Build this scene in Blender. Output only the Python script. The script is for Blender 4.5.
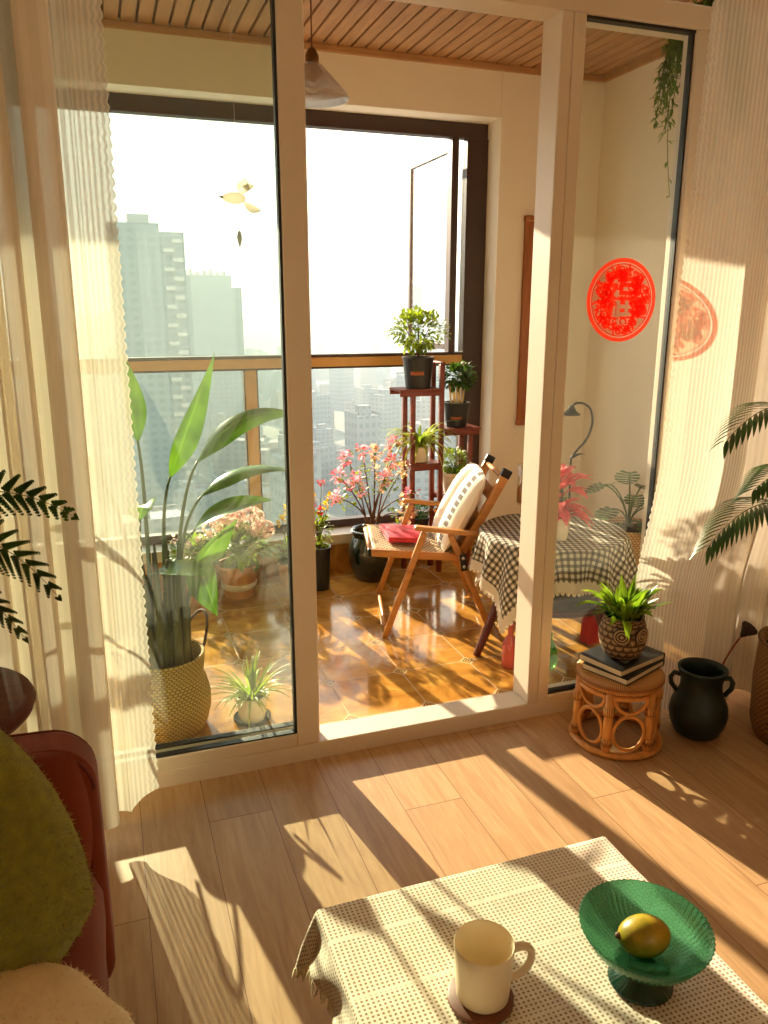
import bpy, bmesh, math, random
from math import sin, cos, pi, radians, sqrt, atan2, exp
from mathutils import Vector, Matrix, noise

# ------------------------------------------------------------------ camera, sky, sun, exposure
for o in list(bpy.data.objects):
    bpy.data.objects.remove(o)
SC = bpy.context.scene
COL = SC.collection
cam_d = bpy.data.cameras.new('camera')
cam_d.sensor_fit = 'VERTICAL'
cam_d.sensor_height = 36.0
cam_d.lens = 780.0 / 1024.0 * 36.0
cam_d.clip_start = 0.02
cam_d.clip_end = 6000
cam = bpy.data.objects.new('camera', cam_d)
COL.objects.link(cam)
cam.location = (0, 0, 1.45)
cam.rotation_euler = (radians(90 - 14.5), 0, radians(-19.5))
SC.camera = cam

SC.view_settings.view_transform = 'Standard'
SC.view_settings.look = 'None'
SC.view_settings.gamma = 1.0
SC.view_settings.use_curve_mapping = False
SC.view_settings.exposure = 0.0

SUN_AZ, SUN_EL = radians(10.4), radians(18.6)
SUN_STRENGTH, SUN_COLOR = 18.0, (1.0, 0.82, 0.58)
SKY_STRENGTH = 3.0
sun_dir = Vector((sin(SUN_AZ) * cos(SUN_EL), -cos(SUN_AZ) * cos(SUN_EL), -sin(SUN_EL)))
sd = bpy.data.lights.new('sun', 'SUN')
sd.energy = SUN_STRENGTH
sd.color = SUN_COLOR
sd.angle = radians(0.55)
sun = bpy.data.objects.new('sun', sd)
COL.objects.link(sun)
sun.location = (-2, 12, 6)
sun.rotation_euler = sun_dir.to_track_quat('-Z', 'Y').to_euler()

world = bpy.data.worlds.new('sky')
SC.world = world
world.use_nodes = True
wn = world.node_tree
bg = wn.nodes['Background']
wt = wn.nodes.new('ShaderNodeTexCoord')
wsep = wn.nodes.new('ShaderNodeSeparateXYZ')
wn.links.new(wt.outputs['Generated'], wsep.inputs[0])
wr = wn.nodes.new('ShaderNodeValToRGB')
wn.links.new(wsep.outputs['Z'], wr.inputs[0])
wr.color_ramp.elements[0].position = 0.0
wr.color_ramp.elements[0].color = (0.97, 0.87, 0.72, 1)
wr.color_ramp.elements[1].position = 0.7
wr.color_ramp.elements[1].color = (0.76, 0.80, 0.84, 1)
e_ = wr.color_ramp.elements.new(0.25)
e_.color = (1.0, 0.92, 0.78, 1)
wn.links.new(wr.outputs[0], bg.inputs['Color'])
bg.inputs['Strength'].default_value = SKY_STRENGTH

SC.cycles.max_bounces = 12
SC.cycles.diffuse_bounces = 6
SC.cycles.transparent_max_bounces = 24
SC.cycles.volume_bounces = 0
SC.cycles.sample_clamp_indirect = 8.0
SC.cycles.caustics_reflective = False
SC.cycles.caustics_refractive = False

R = random.Random(7)

# ------------------------------------------------------------------ helpers: objects
def tag(o, label=None, cat=None, group=None, kind=None):
    if label: o['label'] = label
    if cat: o['category'] = cat
    if group: o['group'] = group
    if kind: o['kind'] = kind
    return o

def thing(name, label, cat, loc=(0, 0, 0), rz=0.0, group=None):
    o = bpy.data.objects.new(name, None)
    COL.objects.link(o)
    o.empty_display_size = 0.05
    o.location = loc
    o.rotation_euler = (0, 0, rz)
    return tag(o, label, cat, group)

def struct_root(name, loc=(0, 0, 0)):
    o = bpy.data.objects.new(name, None)
    COL.objects.link(o)
    o.location = loc
    o['kind'] = 'structure'
    return o

def copy_tree(o, parent=None):
    c = o.copy()
    COL.objects.link(c)
    if parent: c.parent = parent
    for ch in list(o.children):
        copy_tree(ch, c)
    return c

V = Vector

class MB:
    """collects geometry and links it as one mesh object"""
    def __init__(s):
        s.v = []; s.f = []; s.uv = []; s.has_uv = False
    def add(s, vs, fs, uvs=None):
        b = len(s.v)
        s.v += [tuple(p) for p in vs]
        s.f += [tuple(i + b for i in f) for f in fs]
        if uvs:
            s.has_uv = True; s.uv += list(uvs)
        else:
            s.uv += [(0.0, 0.0)] * len(vs)
        return s
    def box(s, x0, x1, y0, y1, z0, z1, M=None):
        vs = [V((x, y, z)) for z in (z0, z1) for y in (y0, y1) for x in (x0, x1)]
        if M: vs = [M @ p for p in vs]
        return s.add(vs, [(0, 2, 3, 1), (4, 5, 7, 6), (0, 1, 5, 4), (2, 6, 7, 3), (0, 4, 6, 2), (1, 3, 7, 5)])
    def bar(s, a, b, w, t, side=(0, 1, 0)):
        """flat bar from a to b, width w along side, thickness t"""
        a, b = V(a), V(b); d = (b - a).normalized()
        sv = V(side); sv = (sv - d * sv.dot(d)).normalized(); n = d.cross(sv)
        vs = []
        for p in (a, b):
            for i, j in ((-1, -1), (1, -1), (1, 1), (-1, 1)):
                vs.append(p + sv * (i * w / 2) + n * (j * t / 2))
        return s.add(vs, [(3, 2, 1, 0), (4, 5, 6, 7), (0, 1, 5, 4), (1, 2, 6, 5), (2, 3, 7, 6), (3, 0, 4, 7)])
    def tube(s, pts, r, n=8, caps=True, closed=False):
        pts = [V(p) for p in pts]; m = len(pts)
        rs = r if isinstance(r, (list, tuple)) else [r] * m
        ref = None; vs = []
        for i, p in enumerate(pts):
            if closed: d = pts[(i + 1) % m] - pts[i - 1]
            else: d = pts[min(i + 1, m - 1)] - pts[max(i - 1, 0)]
            d = d.normalized() if d.length > 1e-9 else V((0, 0, 1))
            if ref is None:
                ref = d.orthogonal().normalized()
            else:
                ref = ref - d * ref.dot(d)
                ref = ref.normalized() if ref.length > 1e-6 else d.orthogonal().normalized()
            bn = d.cross(ref)
            for k in range(n):
                a = 2 * pi * k / n
                vs.append(p + (ref * cos(a) + bn * sin(a)) * rs[i])
        fs = []
        for i in range(m if closed else m - 1):
            j = (i + 1) % m
            for k in range(n):
                k2 = (k + 1) % n
                fs.append((i * n + k, i * n + k2, j * n + k2, j * n + k))
        if caps and not closed:
            fs.append(tuple(range(n - 1, -1, -1)))
            fs.append(tuple((m - 1) * n + k for k in range(n)))
        return s.add(vs, fs)
    def lathe(s, prof, n=32, c=(0, 0, 0), mod=None, M=None):
        c = V(c); vs = []; uvs = []
        m = len(prof)
        for i, (r, z) in enumerate(prof):
            for k in range(n):
                a = 2 * pi * k / n
                rr = r * (mod(a, z, i) if mod else 1.0)
                p = V((rr * cos(a), rr * sin(a), z))
                if M: p = M @ p
                vs.append(c + p); uvs.append((k / n, i / max(1, m - 1)))
        fs = []
        for i in range(m - 1):
            for k in range(n):
                k2 = (k + 1) % n
                fs.append((i * n + k, i * n + k2, (i + 1) * n + k2, (i + 1) * n + k))
        if prof[0][0] > 1e-5: fs.append(tuple(range(n - 1, -1, -1)))
        if prof[-1][0] > 1e-5: fs.append(tuple((m - 1) * n + k for k in range(n)))
        return s.add(vs, fs, uvs)
    def grid(s, fn, nu, nv, uvfn=None):
        vs = []; uvs = []
        for j in range(nv + 1):
            for i in range(nu + 1):
                u, v = i / nu, j / nv
                vs.append(fn(u, v)); uvs.append(uvfn(u, v) if uvfn else (u, v))
        fs = []
        for j in range(nv):
            for i in range(nu):
                a = j * (nu + 1) + i
                fs.append((a, a + 1, a + nu + 2, a + nu + 1))
        return s.add(vs, fs, uvs)
    def blob(s, c, rx, ry, rz, nu=20, nv=12, fn=None, M=None):
        """closed rounded body; fn(direction) scales the radius"""
        c = V(c); vs = []; fs = []
        vs.append((0, 0, -1)); 
        dirs = [V((0, 0, -1))]
        for j in range(1, nv):
            t = -pi / 2 + pi * j / nv
            for i in range(nu):
                a = 2 * pi * i / nu
                dirs.append(V((cos(t) * cos(a), cos(t) * sin(a), sin(t))))
        dirs.append(V((0, 0, 1)))
        vs = []
        for d in dirs:
            k = fn(d) if fn else 1.0
            p = V((d.x * rx * k, d.y * ry * k, d.z * rz * k))
            if M: p = M @ p
            vs.append(c + p)
        L = len(dirs) - 1
        for i in range(nu):
            fs.append((0, 1 + (i + 1) % nu, 1 + i))
            fs.append((L, L - nu + i, L - nu + (i + 1) % nu))
        for j in range(nv - 2):
            for i in range(nu):
                a = 1 + j * nu + i; b = 1 + j * nu + (i + 1) % nu
                fs.append((a, b, b + nu, a + nu))
        return s.add(vs, fs)
    def leaf(s, p, d, L, W, droop=0.5, seg=5, fold=0.25, side=None, peak=0.45, stem=0.0, twist=0.0):
        """curved blade with a centre fold; uv.y runs along, uv.x across"""
        p = V(p); d = V(d).normalized()
        if side is None:
            side = d.cross(V((0, 0, 1)))
            side = side.normalized() if side.length > 0.05 else V((1, 0, 0))
        else:
            side = V(side); side = (side - d * side.dot(d)).normalized()
        vs = []; uvs = []; st = L / seg
        for i in range(seg + 1):
            t = i / seg
            if t < stem: w = W * 0.06
            else:
                q = (t - stem) / (1 - stem)
                w = W * 0.5 * (sin(pi * min(1, q / peak) / 2) if q < peak else cos(pi * (q - peak) / (1 - peak) / 2)) + 0.0004
            if twist:
                side = (Matrix.Rotation(twist / seg, 3, d) @ side).normalized()
            n = side.cross(d)
            vs += [p - side * w + n * (fold * w), p, p + side * w + n * (fold * w)]
            uvs += [(0, t), (0.5, t), (1, t)]
            p = p + d * st
            d = (d + V((0, 0, -1)) * (droop / seg)).normalized()
            side = (side - d * side.dot(d)).normalized()
        fs = []
        for i in range(seg):
            a = i * 3
            fs += [(a, a + 1, a + 4, a + 3), (a + 1, a + 2, a + 5, a + 4)]
        return s.add(vs, fs, uvs)
    def build(s, name, mat, parent=None, smooth=True, bevel=0.0, solid=0.0, sub=0, loc=None, rz=None, angle=None):
        me = bpy.data.meshes.new(name)
        me.from_pydata(s.v, [], s.f)
        if s.has_uv:
            ul = me.uv_layers.new(name='uv')
            li = [0] * len(me.loops)
            me.loops.foreach_get('vertex_index', li)
            flat = []
            for i in li: flat += s.uv[i]
            ul.data.foreach_set('uv', flat)
        me.materials.append(mat)
        if smooth:
            me.polygons.foreach_set('use_smooth', [True] * len(me.polygons))
            if angle:
                me.set_sharp_from_angle(angle=radians(angle))
        me.update()
        o = bpy.data.objects.new(name, me)
        COL.objects.link(o)
        if parent: o.parent = parent
        if loc is not None: o.location = loc
        if rz is not None: o.rotation_euler = (0, 0, rz)
        if solid:
            m = o.modifiers.new('solidify', 'SOLIDIFY'); m.thickness = solid; m.offset = 0
        if bevel:
            m = o.modifiers.new('bevel', 'BEVEL'); m.width = bevel; m.segments = 2; m.limit_method = 'ANGLE'
            m.angle_limit = radians(40)
        if sub:
            m = o.modifiers.new('subsurf', 'SUBSURF'); m.levels = sub; m.render_levels = sub
        return o

def struct(name, mb, mat, parent=None, **k):
    o = mb.build(name, mat, parent, smooth=k.pop('smooth', False), **k)
    o['kind'] = 'structure'
    return o

def rotz(a): return Matrix.Rotation(a, 4, 'Z')
def arc(c, r, a0, a1, n, plane='xz'):
    out = []
    for i in range(n + 1):
        a = a0 + (a1 - a0) * i / n
        if plane == 'xz': out.append(V((c[0] + r * cos(a), c[1], c[2] + r * sin(a))))
        elif plane == 'yz': out.append(V((c[0], c[1] + r * cos(a), c[2] + r * sin(a))))
        else: out.append(V((c[0] + r * cos(a), c[1] + r * sin(a), c[2])))
    return out
def bez(p0, p1, p2, p3, n=12):
    p0, p1, p2, p3 = V(p0), V(p1), V(p2), V(p3)
    return [p0 * (1 - t) ** 3 + p1 * 3 * t * (1 - t) ** 2 + p2 * 3 * t * t * (1 - t) + p3 * t ** 3 for t in [i / n for i in range(n + 1)]]

# ------------------------------------------------------------------ helpers: materials
def lin(r, g, b):
    def f(c):
        c /= 255.0
        return c / 12.92 if c <= 0.04045 else ((c + 0.055) / 1.055) ** 2.4
    return (f(r), f(g), f(b), 1.0)

class NT:
    def __init__(s, name):
        s.m = bpy.data.materials.new(name); s.m.use_nodes = True
        s.t = s.m.node_tree; s.b = s.t.nodes['Principled BSDF']; s.out = s.t.nodes['Material Output']
    def n(s, typ, **kw):
        o = s.t.nodes.new(typ)
        for k, v in kw.items(): setattr(o, k, v)
        return o
    def l(s, a, b): s.t.links.new(a, b)
    def put(s, sock, val):
        if hasattr(val, 'is_output') or isinstance(val, bpy.types.NodeSocket): s.l(val, sock)
        else: sock.default_value = val
    def math(s, op, a, b=0.0, c=None):
        o = s.n('ShaderNodeMath', operation=op)
        s.put(o.inputs[0], a); s.put(o.inputs[1], b)
        if c is not None: s.put(o.inputs[2], c)
        return o.outputs[0]
    def mix(s, fac, a, b, blend='MIX'):
        o = s.n('ShaderNodeMix', data_type='RGBA', blend_type=blend)
        s.put(o.inputs['Factor'], fac); s.put(o.inputs['A'], a) if False else None
        s.put(o.inputs[6], a); s.put(o.inputs[7], b)
        return o.outputs[2]
    def obj(s): return s.n('ShaderNodeTexCoord').outputs['Object']
    def uv(s): return s.n('ShaderNodeTexCoord').outputs['UV']
    def geo(s): return s.n('ShaderNodeNewGeometry').outputs['Position']
    def sep(s, vec):
        o = s.n('ShaderNodeSeparateXYZ'); s.l(vec, o.inputs[0]); return o.outputs
    def map(s, vec, scale=(1, 1, 1), rot=(0, 0, 0), loc=(0, 0, 0)):
        o = s.n('ShaderNodeMapping'); s.l(vec, o.inputs[0])
        o.inputs['Scale'].default_value = scale; o.inputs['Rotation'].default_value = rot; o.inputs['Location'].default_value = loc
        return o.outputs[0]
    def noise(s, vec, scale=5.0, detail=4.0, rough=0.55, dist=0.0):
        o = s.n('ShaderNodeTexNoise'); s.l(vec, o.inputs['Vector'])
        o.inputs['Scale'].default_value = scale; o.inputs['Detail'].default_value = detail
        o.inputs['Roughness'].default_value = rough; o.inputs['Distortion'].default_value = dist
        return o.outputs['Fac']
    def voro(s, vec, scale, feature='F1'):
        o = s.n('ShaderNodeTexVoronoi', feature=feature); s.l(vec, o.inputs['Vector']); o.inputs['Scale'].default_value = scale
        return o.outputs
    def ramp(s, fac, stops):
        o = s.n('ShaderNodeValToRGB'); s.l(fac, o.inputs[0]); cr = o.color_ramp
        cr.elements[0].position, cr.elements[0].color = stops[0]
        cr.elements[1].position, cr.elements[1].color = stops[-1]
        for p, c in stops[1:-1]:
            e = cr.elements.new(p); e.color = c
        return o.outputs[0]
    def bump(s, h, strength=0.3, dist=0.01):
        o = s.n('ShaderNodeBump'); s.l(h, o.inputs['Height'])
        o.inputs['Strength'].default_value = strength; o.inputs['Distance'].default_value = dist
        s.l(o.outputs[0], s.b.inputs['Normal']); return o.outputs[0]
    def fract(s, x, period, off=0.0):
        return s.math('FRACT', s.math('DIVIDE', s.math('ADD', x, off), period))

def sc(c, k): return (min(1, c[0] * k), min(1, c[1] * k), min(1, c[2] * k), 1)

def pm(name, col, rough=0.5, metal=0.0, var=0.12, scale=14.0, bump=0.0, bscale=60.0, sheen=0.0, spec=None, stretch=None, coat=0.0):
    n = NT(name); b = n.b
    vec = n.obj()
    if stretch: vec = n.map(vec, scale=stretch)
    f = n.noise(vec, scale)
    n.l(n.ramp(f, [(0.3, sc(col, 1 - var)), (0.7, sc(col, 1 + var))]), b.inputs['Base Color'])
    b.inputs['Roughness'].default_value = rough; b.inputs['Metallic'].default_value = metal
    if spec is not None: b.inputs['Specular IOR Level'].default_value = spec
    if sheen: b.inputs['Sheen Weight'].default_value = sheen
    if coat: b.inputs['Coat Weight'].default_value = coat
    if bump: n.bump(n.noise(n.obj(), bscale, 3.0), bump, 0.004)
    return n.m

def leafm(name, c0, c1, trans=0.45, rough=0.35, vein=True, tint=(1.0, 1.0, 0.55, 1)):
    """thin leaf: glossy skin over light that passes through"""
    n = NT(name); b = n.b
    f = n.noise(n.obj(), 9.0, 2.0)
    colr = n.ramp(f, [(0.3, c0), (0.72, c1)])
    if vein:
        u = n.sep(n.uv())[0]
        d = n.math('ABSOLUTE', n.math('SUBTRACT', u, 0.5))
        k = n.math('LESS_THAN', d, 0.03)
        colr = n.mix(n.math('MULTIPLY', k, 0.35), colr, sc(c1, 1.6))
    n.l(colr, b.inputs['Base Color']); b.inputs['Roughness'].default_value = rough
    tr = n.n('ShaderNodeBsdfTranslucent')
    n.l(n.mix(1.0, colr, tint, 'MULTIPLY'), tr.inputs['Color'])
    mx = n.n('ShaderNodeMixShader'); mx.inputs[0].default_value = trans
    n.l(b.outputs[0], mx.inputs[1]); n.l(tr.outputs[0], mx.inputs[2]); n.l(mx.outputs[0], n.out.inputs[0])
    return n.m

M = {}
def wood(name, c, rough=0.4, axis='x', scale=1.0, var=0.25):
    n = NT(name)
    st = {'x': (1.5, 14, 14), 'y': (14, 1.5, 14), 'z': (14, 14, 1.5)}[axis]
    f = n.noise(n.map(n.obj(), scale=tuple(a * scale for a in st)), 3.0, 6.0, 0.6, 0.6)
    n.l(n.ramp(f, [(0.28, sc(c, 1 - var)), (0.55, c), (0.75, sc(c, 1 + var))]), n.b.inputs['Base Color'])
    n.b.inputs['Roughness'].default_value = rough
    n.bump(f, 0.12, 0.002)
    return n.m

def mat_oak():
    n = NT('oak_planks'); p = n.geo(); x, y, z = n.sep(p)
    W_, L_ = 0.187, 1.25
    xi = n.math('FLOOR', n.math('DIVIDE', n.math('ADD', x, 0.008), W_))
    wv = n.n('ShaderNodeTexWhiteNoise', noise_dimensions='1D'); n.l(xi, wv.inputs['W'])
    yo = n.math('ADD', n.math('DIVIDE', y, L_), n.math('MULTIPLY', xi, 0.37))
    yi = n.math('FLOOR', yo)
    fx = n.fract(x, W_, 0.008); fy = n.math('FRACT', yo)
    sx = n.math('LESS_THAN', n.math('MINIMUM', fx, n.math('SUBTRACT', 1.0, fx)), 0.006)
    sy = n.math('LESS_THAN', n.math('MINIMUM', fy, n.math('SUBTRACT', 1.0, fy)), 0.0011)
    seam = n.math('MAXIMUM', sx, sy)
    cmb = n.n('ShaderNodeCombineXYZ'); n.l(xi, cmb.inputs[0]); n.l(yi, cmb.inputs[1])
    wn2 = n.n('ShaderNodeTexWhiteNoise', noise_dimensions='3D'); n.l(cmb.outputs[0], wn2.inputs['Vector'])
    off = n.n('ShaderNodeVectorMath', operation='MULTIPLY_ADD')
    n.l(wn2.outputs['Color'], off.inputs[0]); off.inputs[1].default_value = (7, 7, 7); n.l(p, off.inputs[2])
    g = n.noise(n.map(off.outputs[0], scale=(13, 1.1, 1)), 3.2, 7.0, 0.62, 1.2)
    base = n.ramp(g, [(0.2, lin(162, 124, 84)), (0.5, lin(186, 148, 105)), (0.82, lin(204, 168, 125))])
    tone = n.math('ADD', 0.88, n.math('MULTIPLY', wn2.outputs['Value'], 0.2))
    base = n.mix(1.0, base, n.n('ShaderNodeCombineColor').outputs[0], 'MULTIPLY') if False else base
    hs = n.n('ShaderNodeHueSaturation'); n.l(tone, hs.inputs['Value']); n.l(base, hs.inputs['Color'])
    n.l(n.mix(seam, hs.outputs[0], lin(128, 88, 54)), n.b.inputs['Base Color'])
    n.b.inputs['Roughness'].default_value = 0.42
    n.b.inputs['Specular IOR Level'].default_value = 0.35
    n.bump(n.math('SUBTRACT', g, n.math('MULTIPLY', seam, 1.5)), 0.08, 0.003)
    return n.m

def mat_tile():
    n = NT('amber_tiles'); p = n.geo(); x, y, z = n.sep(p)
    T = 0.306
    fx = n.fract(x, T, -1.055 + 10 * T); fy = n.fract(y, T, -2.47 + 10 * T)
    dx = n.math('MULTIPLY', n.math('MINIMUM', fx, n.math('SUBTRACT', 1.0, fx)), T)
    dy = n.math('MULTIPLY', n.math('MINIMUM', fy, n.math('SUBTRACT', 1.0, fy)), T)
    man = n.math('ADD', dx, dy)
    ind = n.math('LESS_THAN', man, 0.034)
    ring = n.math('LESS_THAN', n.math('ABSOLUTE', n.math('SUBTRACT', man, 0.034)), 0.0036)
    line = n.math('MULTIPLY', n.math('LESS_THAN', n.math('MINIMUM', dx, dy), 0.0026), n.math('SUBTRACT', 1.0, ind))
    grout = n.math('MAXIMUM', ring, line)
    ci = n.n('ShaderNodeCombineXYZ')
    n.l(n.math('FLOOR', n.math('DIVIDE', n.math('ADD', x, -1.055), T)), ci.inputs[0]); n.l(n.math('FLOOR', n.math('DIVIDE', n.math('ADD', y, -2.47), T)), ci.inputs[1])
    wn_ = n.n('ShaderNodeTexWhiteNoise', noise_dimensions='3D'); n.l(ci.outputs[0], wn_.inputs['Vector'])
    m1 = n.noise(p, 6.0, 5.0, 0.6, 0.8)
    base = n.ramp(m1, [(0.25, lin(130, 84, 34)), (0.5, lin(186, 132, 58)), (0.75, lin(220, 172, 86))])
    hs = n.n('ShaderNodeHueSaturation'); n.l(base, hs.inputs['Color']); n.l(n.math('ADD', 0.85, n.math('MULTIPLY', wn_.outputs['Value'], 0.3)), hs.inputs['Value'])
    # small inset: pale flower on dark ground
    vin = n.math('LESS_THAN', n.math('FRACT', n.math('MULTIPLY', man, 80.0)), 0.45)
    insc = n.mix(vin, lin(96, 56, 26), lin(226, 190, 120))
    c = n.mix(ind, hs.outputs[0], insc)
    c = n.mix(grout, c, lin(196, 160, 110))
    n.l(c, n.b.inputs['Base Color'])
    n.l(n.math('ADD', 0.11, n.math('MULTIPLY', grout, 0.5)), n.b.inputs['Roughness'])
    n.bump(n.math('SUBTRACT', n.math('MULTIPLY', m1, 0.15), grout), 0.25, 0.003)
    return n.m

def mat_glass(name, tint, dust, refl=1.0):
    n = NT(name)
    tr = n.n('ShaderNodeBsdfTransparent'); tr.inputs[0].default_value = tint
    gl = n.n('ShaderNodeBsdfGlossy'); gl.inputs['Roughness'].default_value = 0.01
    fr = n.n('ShaderNodeFresnel'); fr.inputs[0].default_value = 1.35
    front = n.math('SUBTRACT', 1.0, n.n('ShaderNodeNewGeometry').outputs['Backfacing'])
    m1 = n.n('ShaderNodeMixShader'); n.l(n.math('MULTIPLY', n.math('MULTIPLY', fr.outputs[0], refl), front), m1.inputs[0])
    n.l(tr.outputs[0], m1.inputs[1]); n.l(gl.outputs[0], m1.inputs[2])
    last = m1.outputs[0]
    if dust > 0:
        tl = n.n('ShaderNodeBsdfTranslucent'); tl.inputs[0].default_value = (0.9, 0.88, 0.8, 1)
        f = n.noise(n.map(n.geo(), scale=(1, 1, 0.4)), 5.0, 5.0, 0.65)
        m2 = n.n('ShaderNodeMixShader')
        n.l(n.math('MULTIPLY', n.math('ADD', 0.35, f), dust), m2.inputs[0])
        n.l(last, m2.inputs[1]); n.l(tl.outputs[0], m2.inputs[2]); last = m2.outputs[0]
    n.l(last, n.out.inputs[0])
    return n.m

def mat_sheer(name, u0, slit, thru):
    n = NT(name); u, v, _ = n.sep(n.uv())
    f = n.fract(u, 0.0125)
    rib = n.math('ABSOLUTE', n.math('SUBTRACT', f, 0.5))          # 0 .. 0.5
    thick = n.math('GREATER_THAN', rib, 0.26)
    weave = n.noise(n.map(n.uv(), scale=(40, 900, 1)), 1.0, 2.0)
    col = n.mix(thick, lin(236, 228, 212), lin(242, 234, 219))
    df = n.n('ShaderNodeBsdfDiffuse'); n.l(col, df.inputs[0])
    tl = n.n('ShaderNodeBsdfTranslucent'); n.l(col, tl.inputs[0])
    # beyond u0 the cloth hangs doubled in its pleats, but for narrow single strips
    sm = n.n('ShaderNodeMapRange', interpolation_type='SMOOTHSTEP'); n.l(u, sm.inputs[0]); sm.inputs[1].default_value = u0; sm.inputs[2].default_value = u0 + 0.012
    wob = n.math('ADD', n.fract(u, slit, 0.03), n.math('MULTIPLY', n.noise(n.map(n.uv(), scale=(3, 0.25, 1)), 1.0, 1.0), 0.35))
    single = n.math('LESS_THAN', n.math('FRACT', wob), 0.06)
    dense = n.math('MULTIPLY', sm.outputs[0], n.math('SUBTRACT', 1.0, single))
    a = n.n('ShaderNodeMixShader'); n.l(n.math('SUBTRACT', thru, n.math('MULTIPLY', dense, thru * 0.68)), a.inputs[0]); n.l(df.outputs[0], a.inputs[1]); n.l(tl.outputs[0], a.inputs[2])
    tr = n.n('ShaderNodeBsdfTransparent'); tr.inputs[0].default_value = (1, 0.98, 0.94, 1)
    b = n.n('ShaderNodeMixShader')
    op = n.math('ADD', n.math('SUBTRACT', 0.28, n.math('MULTIPLY', thick, 0.17)), n.math('MULTIPLY', weave, 0.08))
    n.l(n.math('MULTIPLY', op, n.math('SUBTRACT', 1.0, n.math('MULTIPLY', dense, 0.86))), b.inputs[0])
    n.l(a.outputs[0], b.inputs[1]); n.l(tr.outputs[0], b.inputs[2]); n.l(b.outputs[0], n.out.inputs[0])
    bp = n.n('ShaderNodeBump'); bp.inputs['Strength'].default_value = 0.5; bp.inputs['Distance'].default_value = 0.002
    n.l(rib, bp.inputs['Height']); n.l(bp.outputs[0], df.inputs['Normal']); n.l(bp.outputs[0], tl.inputs['Normal'])
    return n.m

def mat_gingham():
    n = NT('checked_cloth'); u, v, _ = n.sep(n.uv())
    P = 0.027
    fx, fy = n.fract(u, P), n.fract(v, P)
    sx = n.math('LESS_THAN', fx, 0.46); sy = n.math('LESS_THAN', fy, 0.46)
    both = n.math('MULTIPLY', sx, sy); anyl = n.math('MAXIMUM', sx, sy)
    c = n.mix(anyl, lin(240, 230, 210), lin(142, 132, 110))
    c = n.mix(both, c, lin(74, 66, 52))
    au, av = n.math('ABSOLUTE', u), n.math('ABSOLUTE', v)
    edge = n.math('GREATER_THAN', n.math('MAXIMUM', au, av), 0.44)
    c = n.mix(edge, c, lin(238, 226, 204))
    n.l(c, n.b.inputs['Base Color']); n.b.inputs['Roughness'].default_value = 0.9
    tl = n.n('ShaderNodeBsdfTranslucent'); n.l(c, tl.inputs[0])
    mx = n.n('ShaderNodeMixShader'); mx.inputs[0].default_value = 0.25
    n.l(n.b.outputs[0], mx.inputs[1]); n.l(tl.outputs[0], mx.inputs[2]); n.l(mx.outputs[0], n.out.inputs[0])
    return n.m

def mat_waffle():
    n = NT('waffle_cloth'); u, v, _ = n.sep(n.uv())
    fx, fy = n.fract(u, 0.0086), n.fract(v, 0.0078)
    hx = n.math('LESS_THAN', n.math('ABSOLUTE', n.math('SUBTRACT', fx, 0.5)), 0.23)
    hy = n.math('LESS_THAN', n.math('ABSOLUTE', n.math('SUBTRACT', fy, 0.5)), 0.25)
    row = n.fract(v, 0.123)
    plain = n.math('LESS_THAN', row, 0.05)
    hole = n.math('MULTIPLY', n.math('MULTIPLY', hx, hy), n.math('SUBTRACT', 1.0, plain))
    f = n.noise(n.uv(), 60.0, 3.0)
    cl = n.ramp(f, [(0.3, lin(226, 214, 192)), (0.7, lin(242, 233, 214))])
    n.l(n.mix(hole, cl, lin(158, 130, 96)), n.b.inputs['Base Color']); n.b.inputs['Roughness'].default_value = 0.95
    n.bump(n.math('SUBTRACT', 1.0, hole), 0.5, 0.002)
    return n.m

def mat_weave(name, c0, c1, px=0.012, pz=0.008, rough=0.7, hole=0.0, uv=False):
    """basket weave in cylinder-like or flat coordinates"""
    n = NT(name); u, v, w = n.sep(n.uv() if uv else n.obj())
    if not uv:
        ang = n.math('ARCTAN2', v, u); u2 = n.math('MULTIPLY', ang, 0.13); v2 = w
    else: u2, v2 = u, v
    row = n.math('FLOOR', n.math('DIVIDE', v2, pz))
    sh = n.math('MULTIPLY', n.math('MODULO', row, 2.0), px * 0.5)
    fx = n.math('FRACT', n.math('ADD', n.math('DIVIDE', n.math('ADD', u2, sh), px), 100.0))
    fy = n.math('FRACT', n.math('ADD', n.math('DIVIDE', v2, pz), 100.0))
    hx = n.math('SINE', n.math('MULTIPLY', fx, pi)); hy = n.math('SINE', n.math('MULTIPLY', fy, pi))
    h = n.math('MULTIPLY', hx, hy)
    n.l(n.ramp(h, [(0.05, c0), (0.6, c1)]), n.b.inputs['Base Color'])
    n.b.inputs['Roughness'].default_value = rough
    n.bump(h, 0.7, 0.004)
    return n.m

M['wall'] = pm('wall_paint', lin(238, 226, 204), 0.85, var=0.02, scale=3.0, bump=0.03, bscale=220)
M['room_wall'] = pm('room_wall_paint', lin(240, 226, 200), 0.9, var=0.02, scale=3.0)
M['oak'] = mat_oak()
M['tile'] = mat_tile()
M['frame'] = pm('cream_frame', lin(226, 212, 192), 0.38, var=0.03, scale=4.0)
M['gasket'] = pm('black_gasket', lin(28, 26, 24), 0.5, var=0.1)
M['brown_frame'] = pm('dark_brown_frame', lin(64, 42, 30), 0.4, var=0.1, scale=6)
M['gold_frame'] = pm('golden_brown_frame', lin(212, 164, 92), 0.42, var=0.08, scale=6)
M['ledge'] = pm('pale_ledge_stone', lin(214, 202, 184), 0.5, var=0.08)
M['glass_door'] = mat_glass('door_glass', (0.92, 0.955, 0.93, 1), 0.012)
M['glass_window'] = mat_glass('window_glass', (0.97, 0.985, 0.98, 1), 0.003)
M['sheer_left'] = mat_sheer('ribbed_sheer_left', 0.115, 0.16, 0.27)
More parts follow.
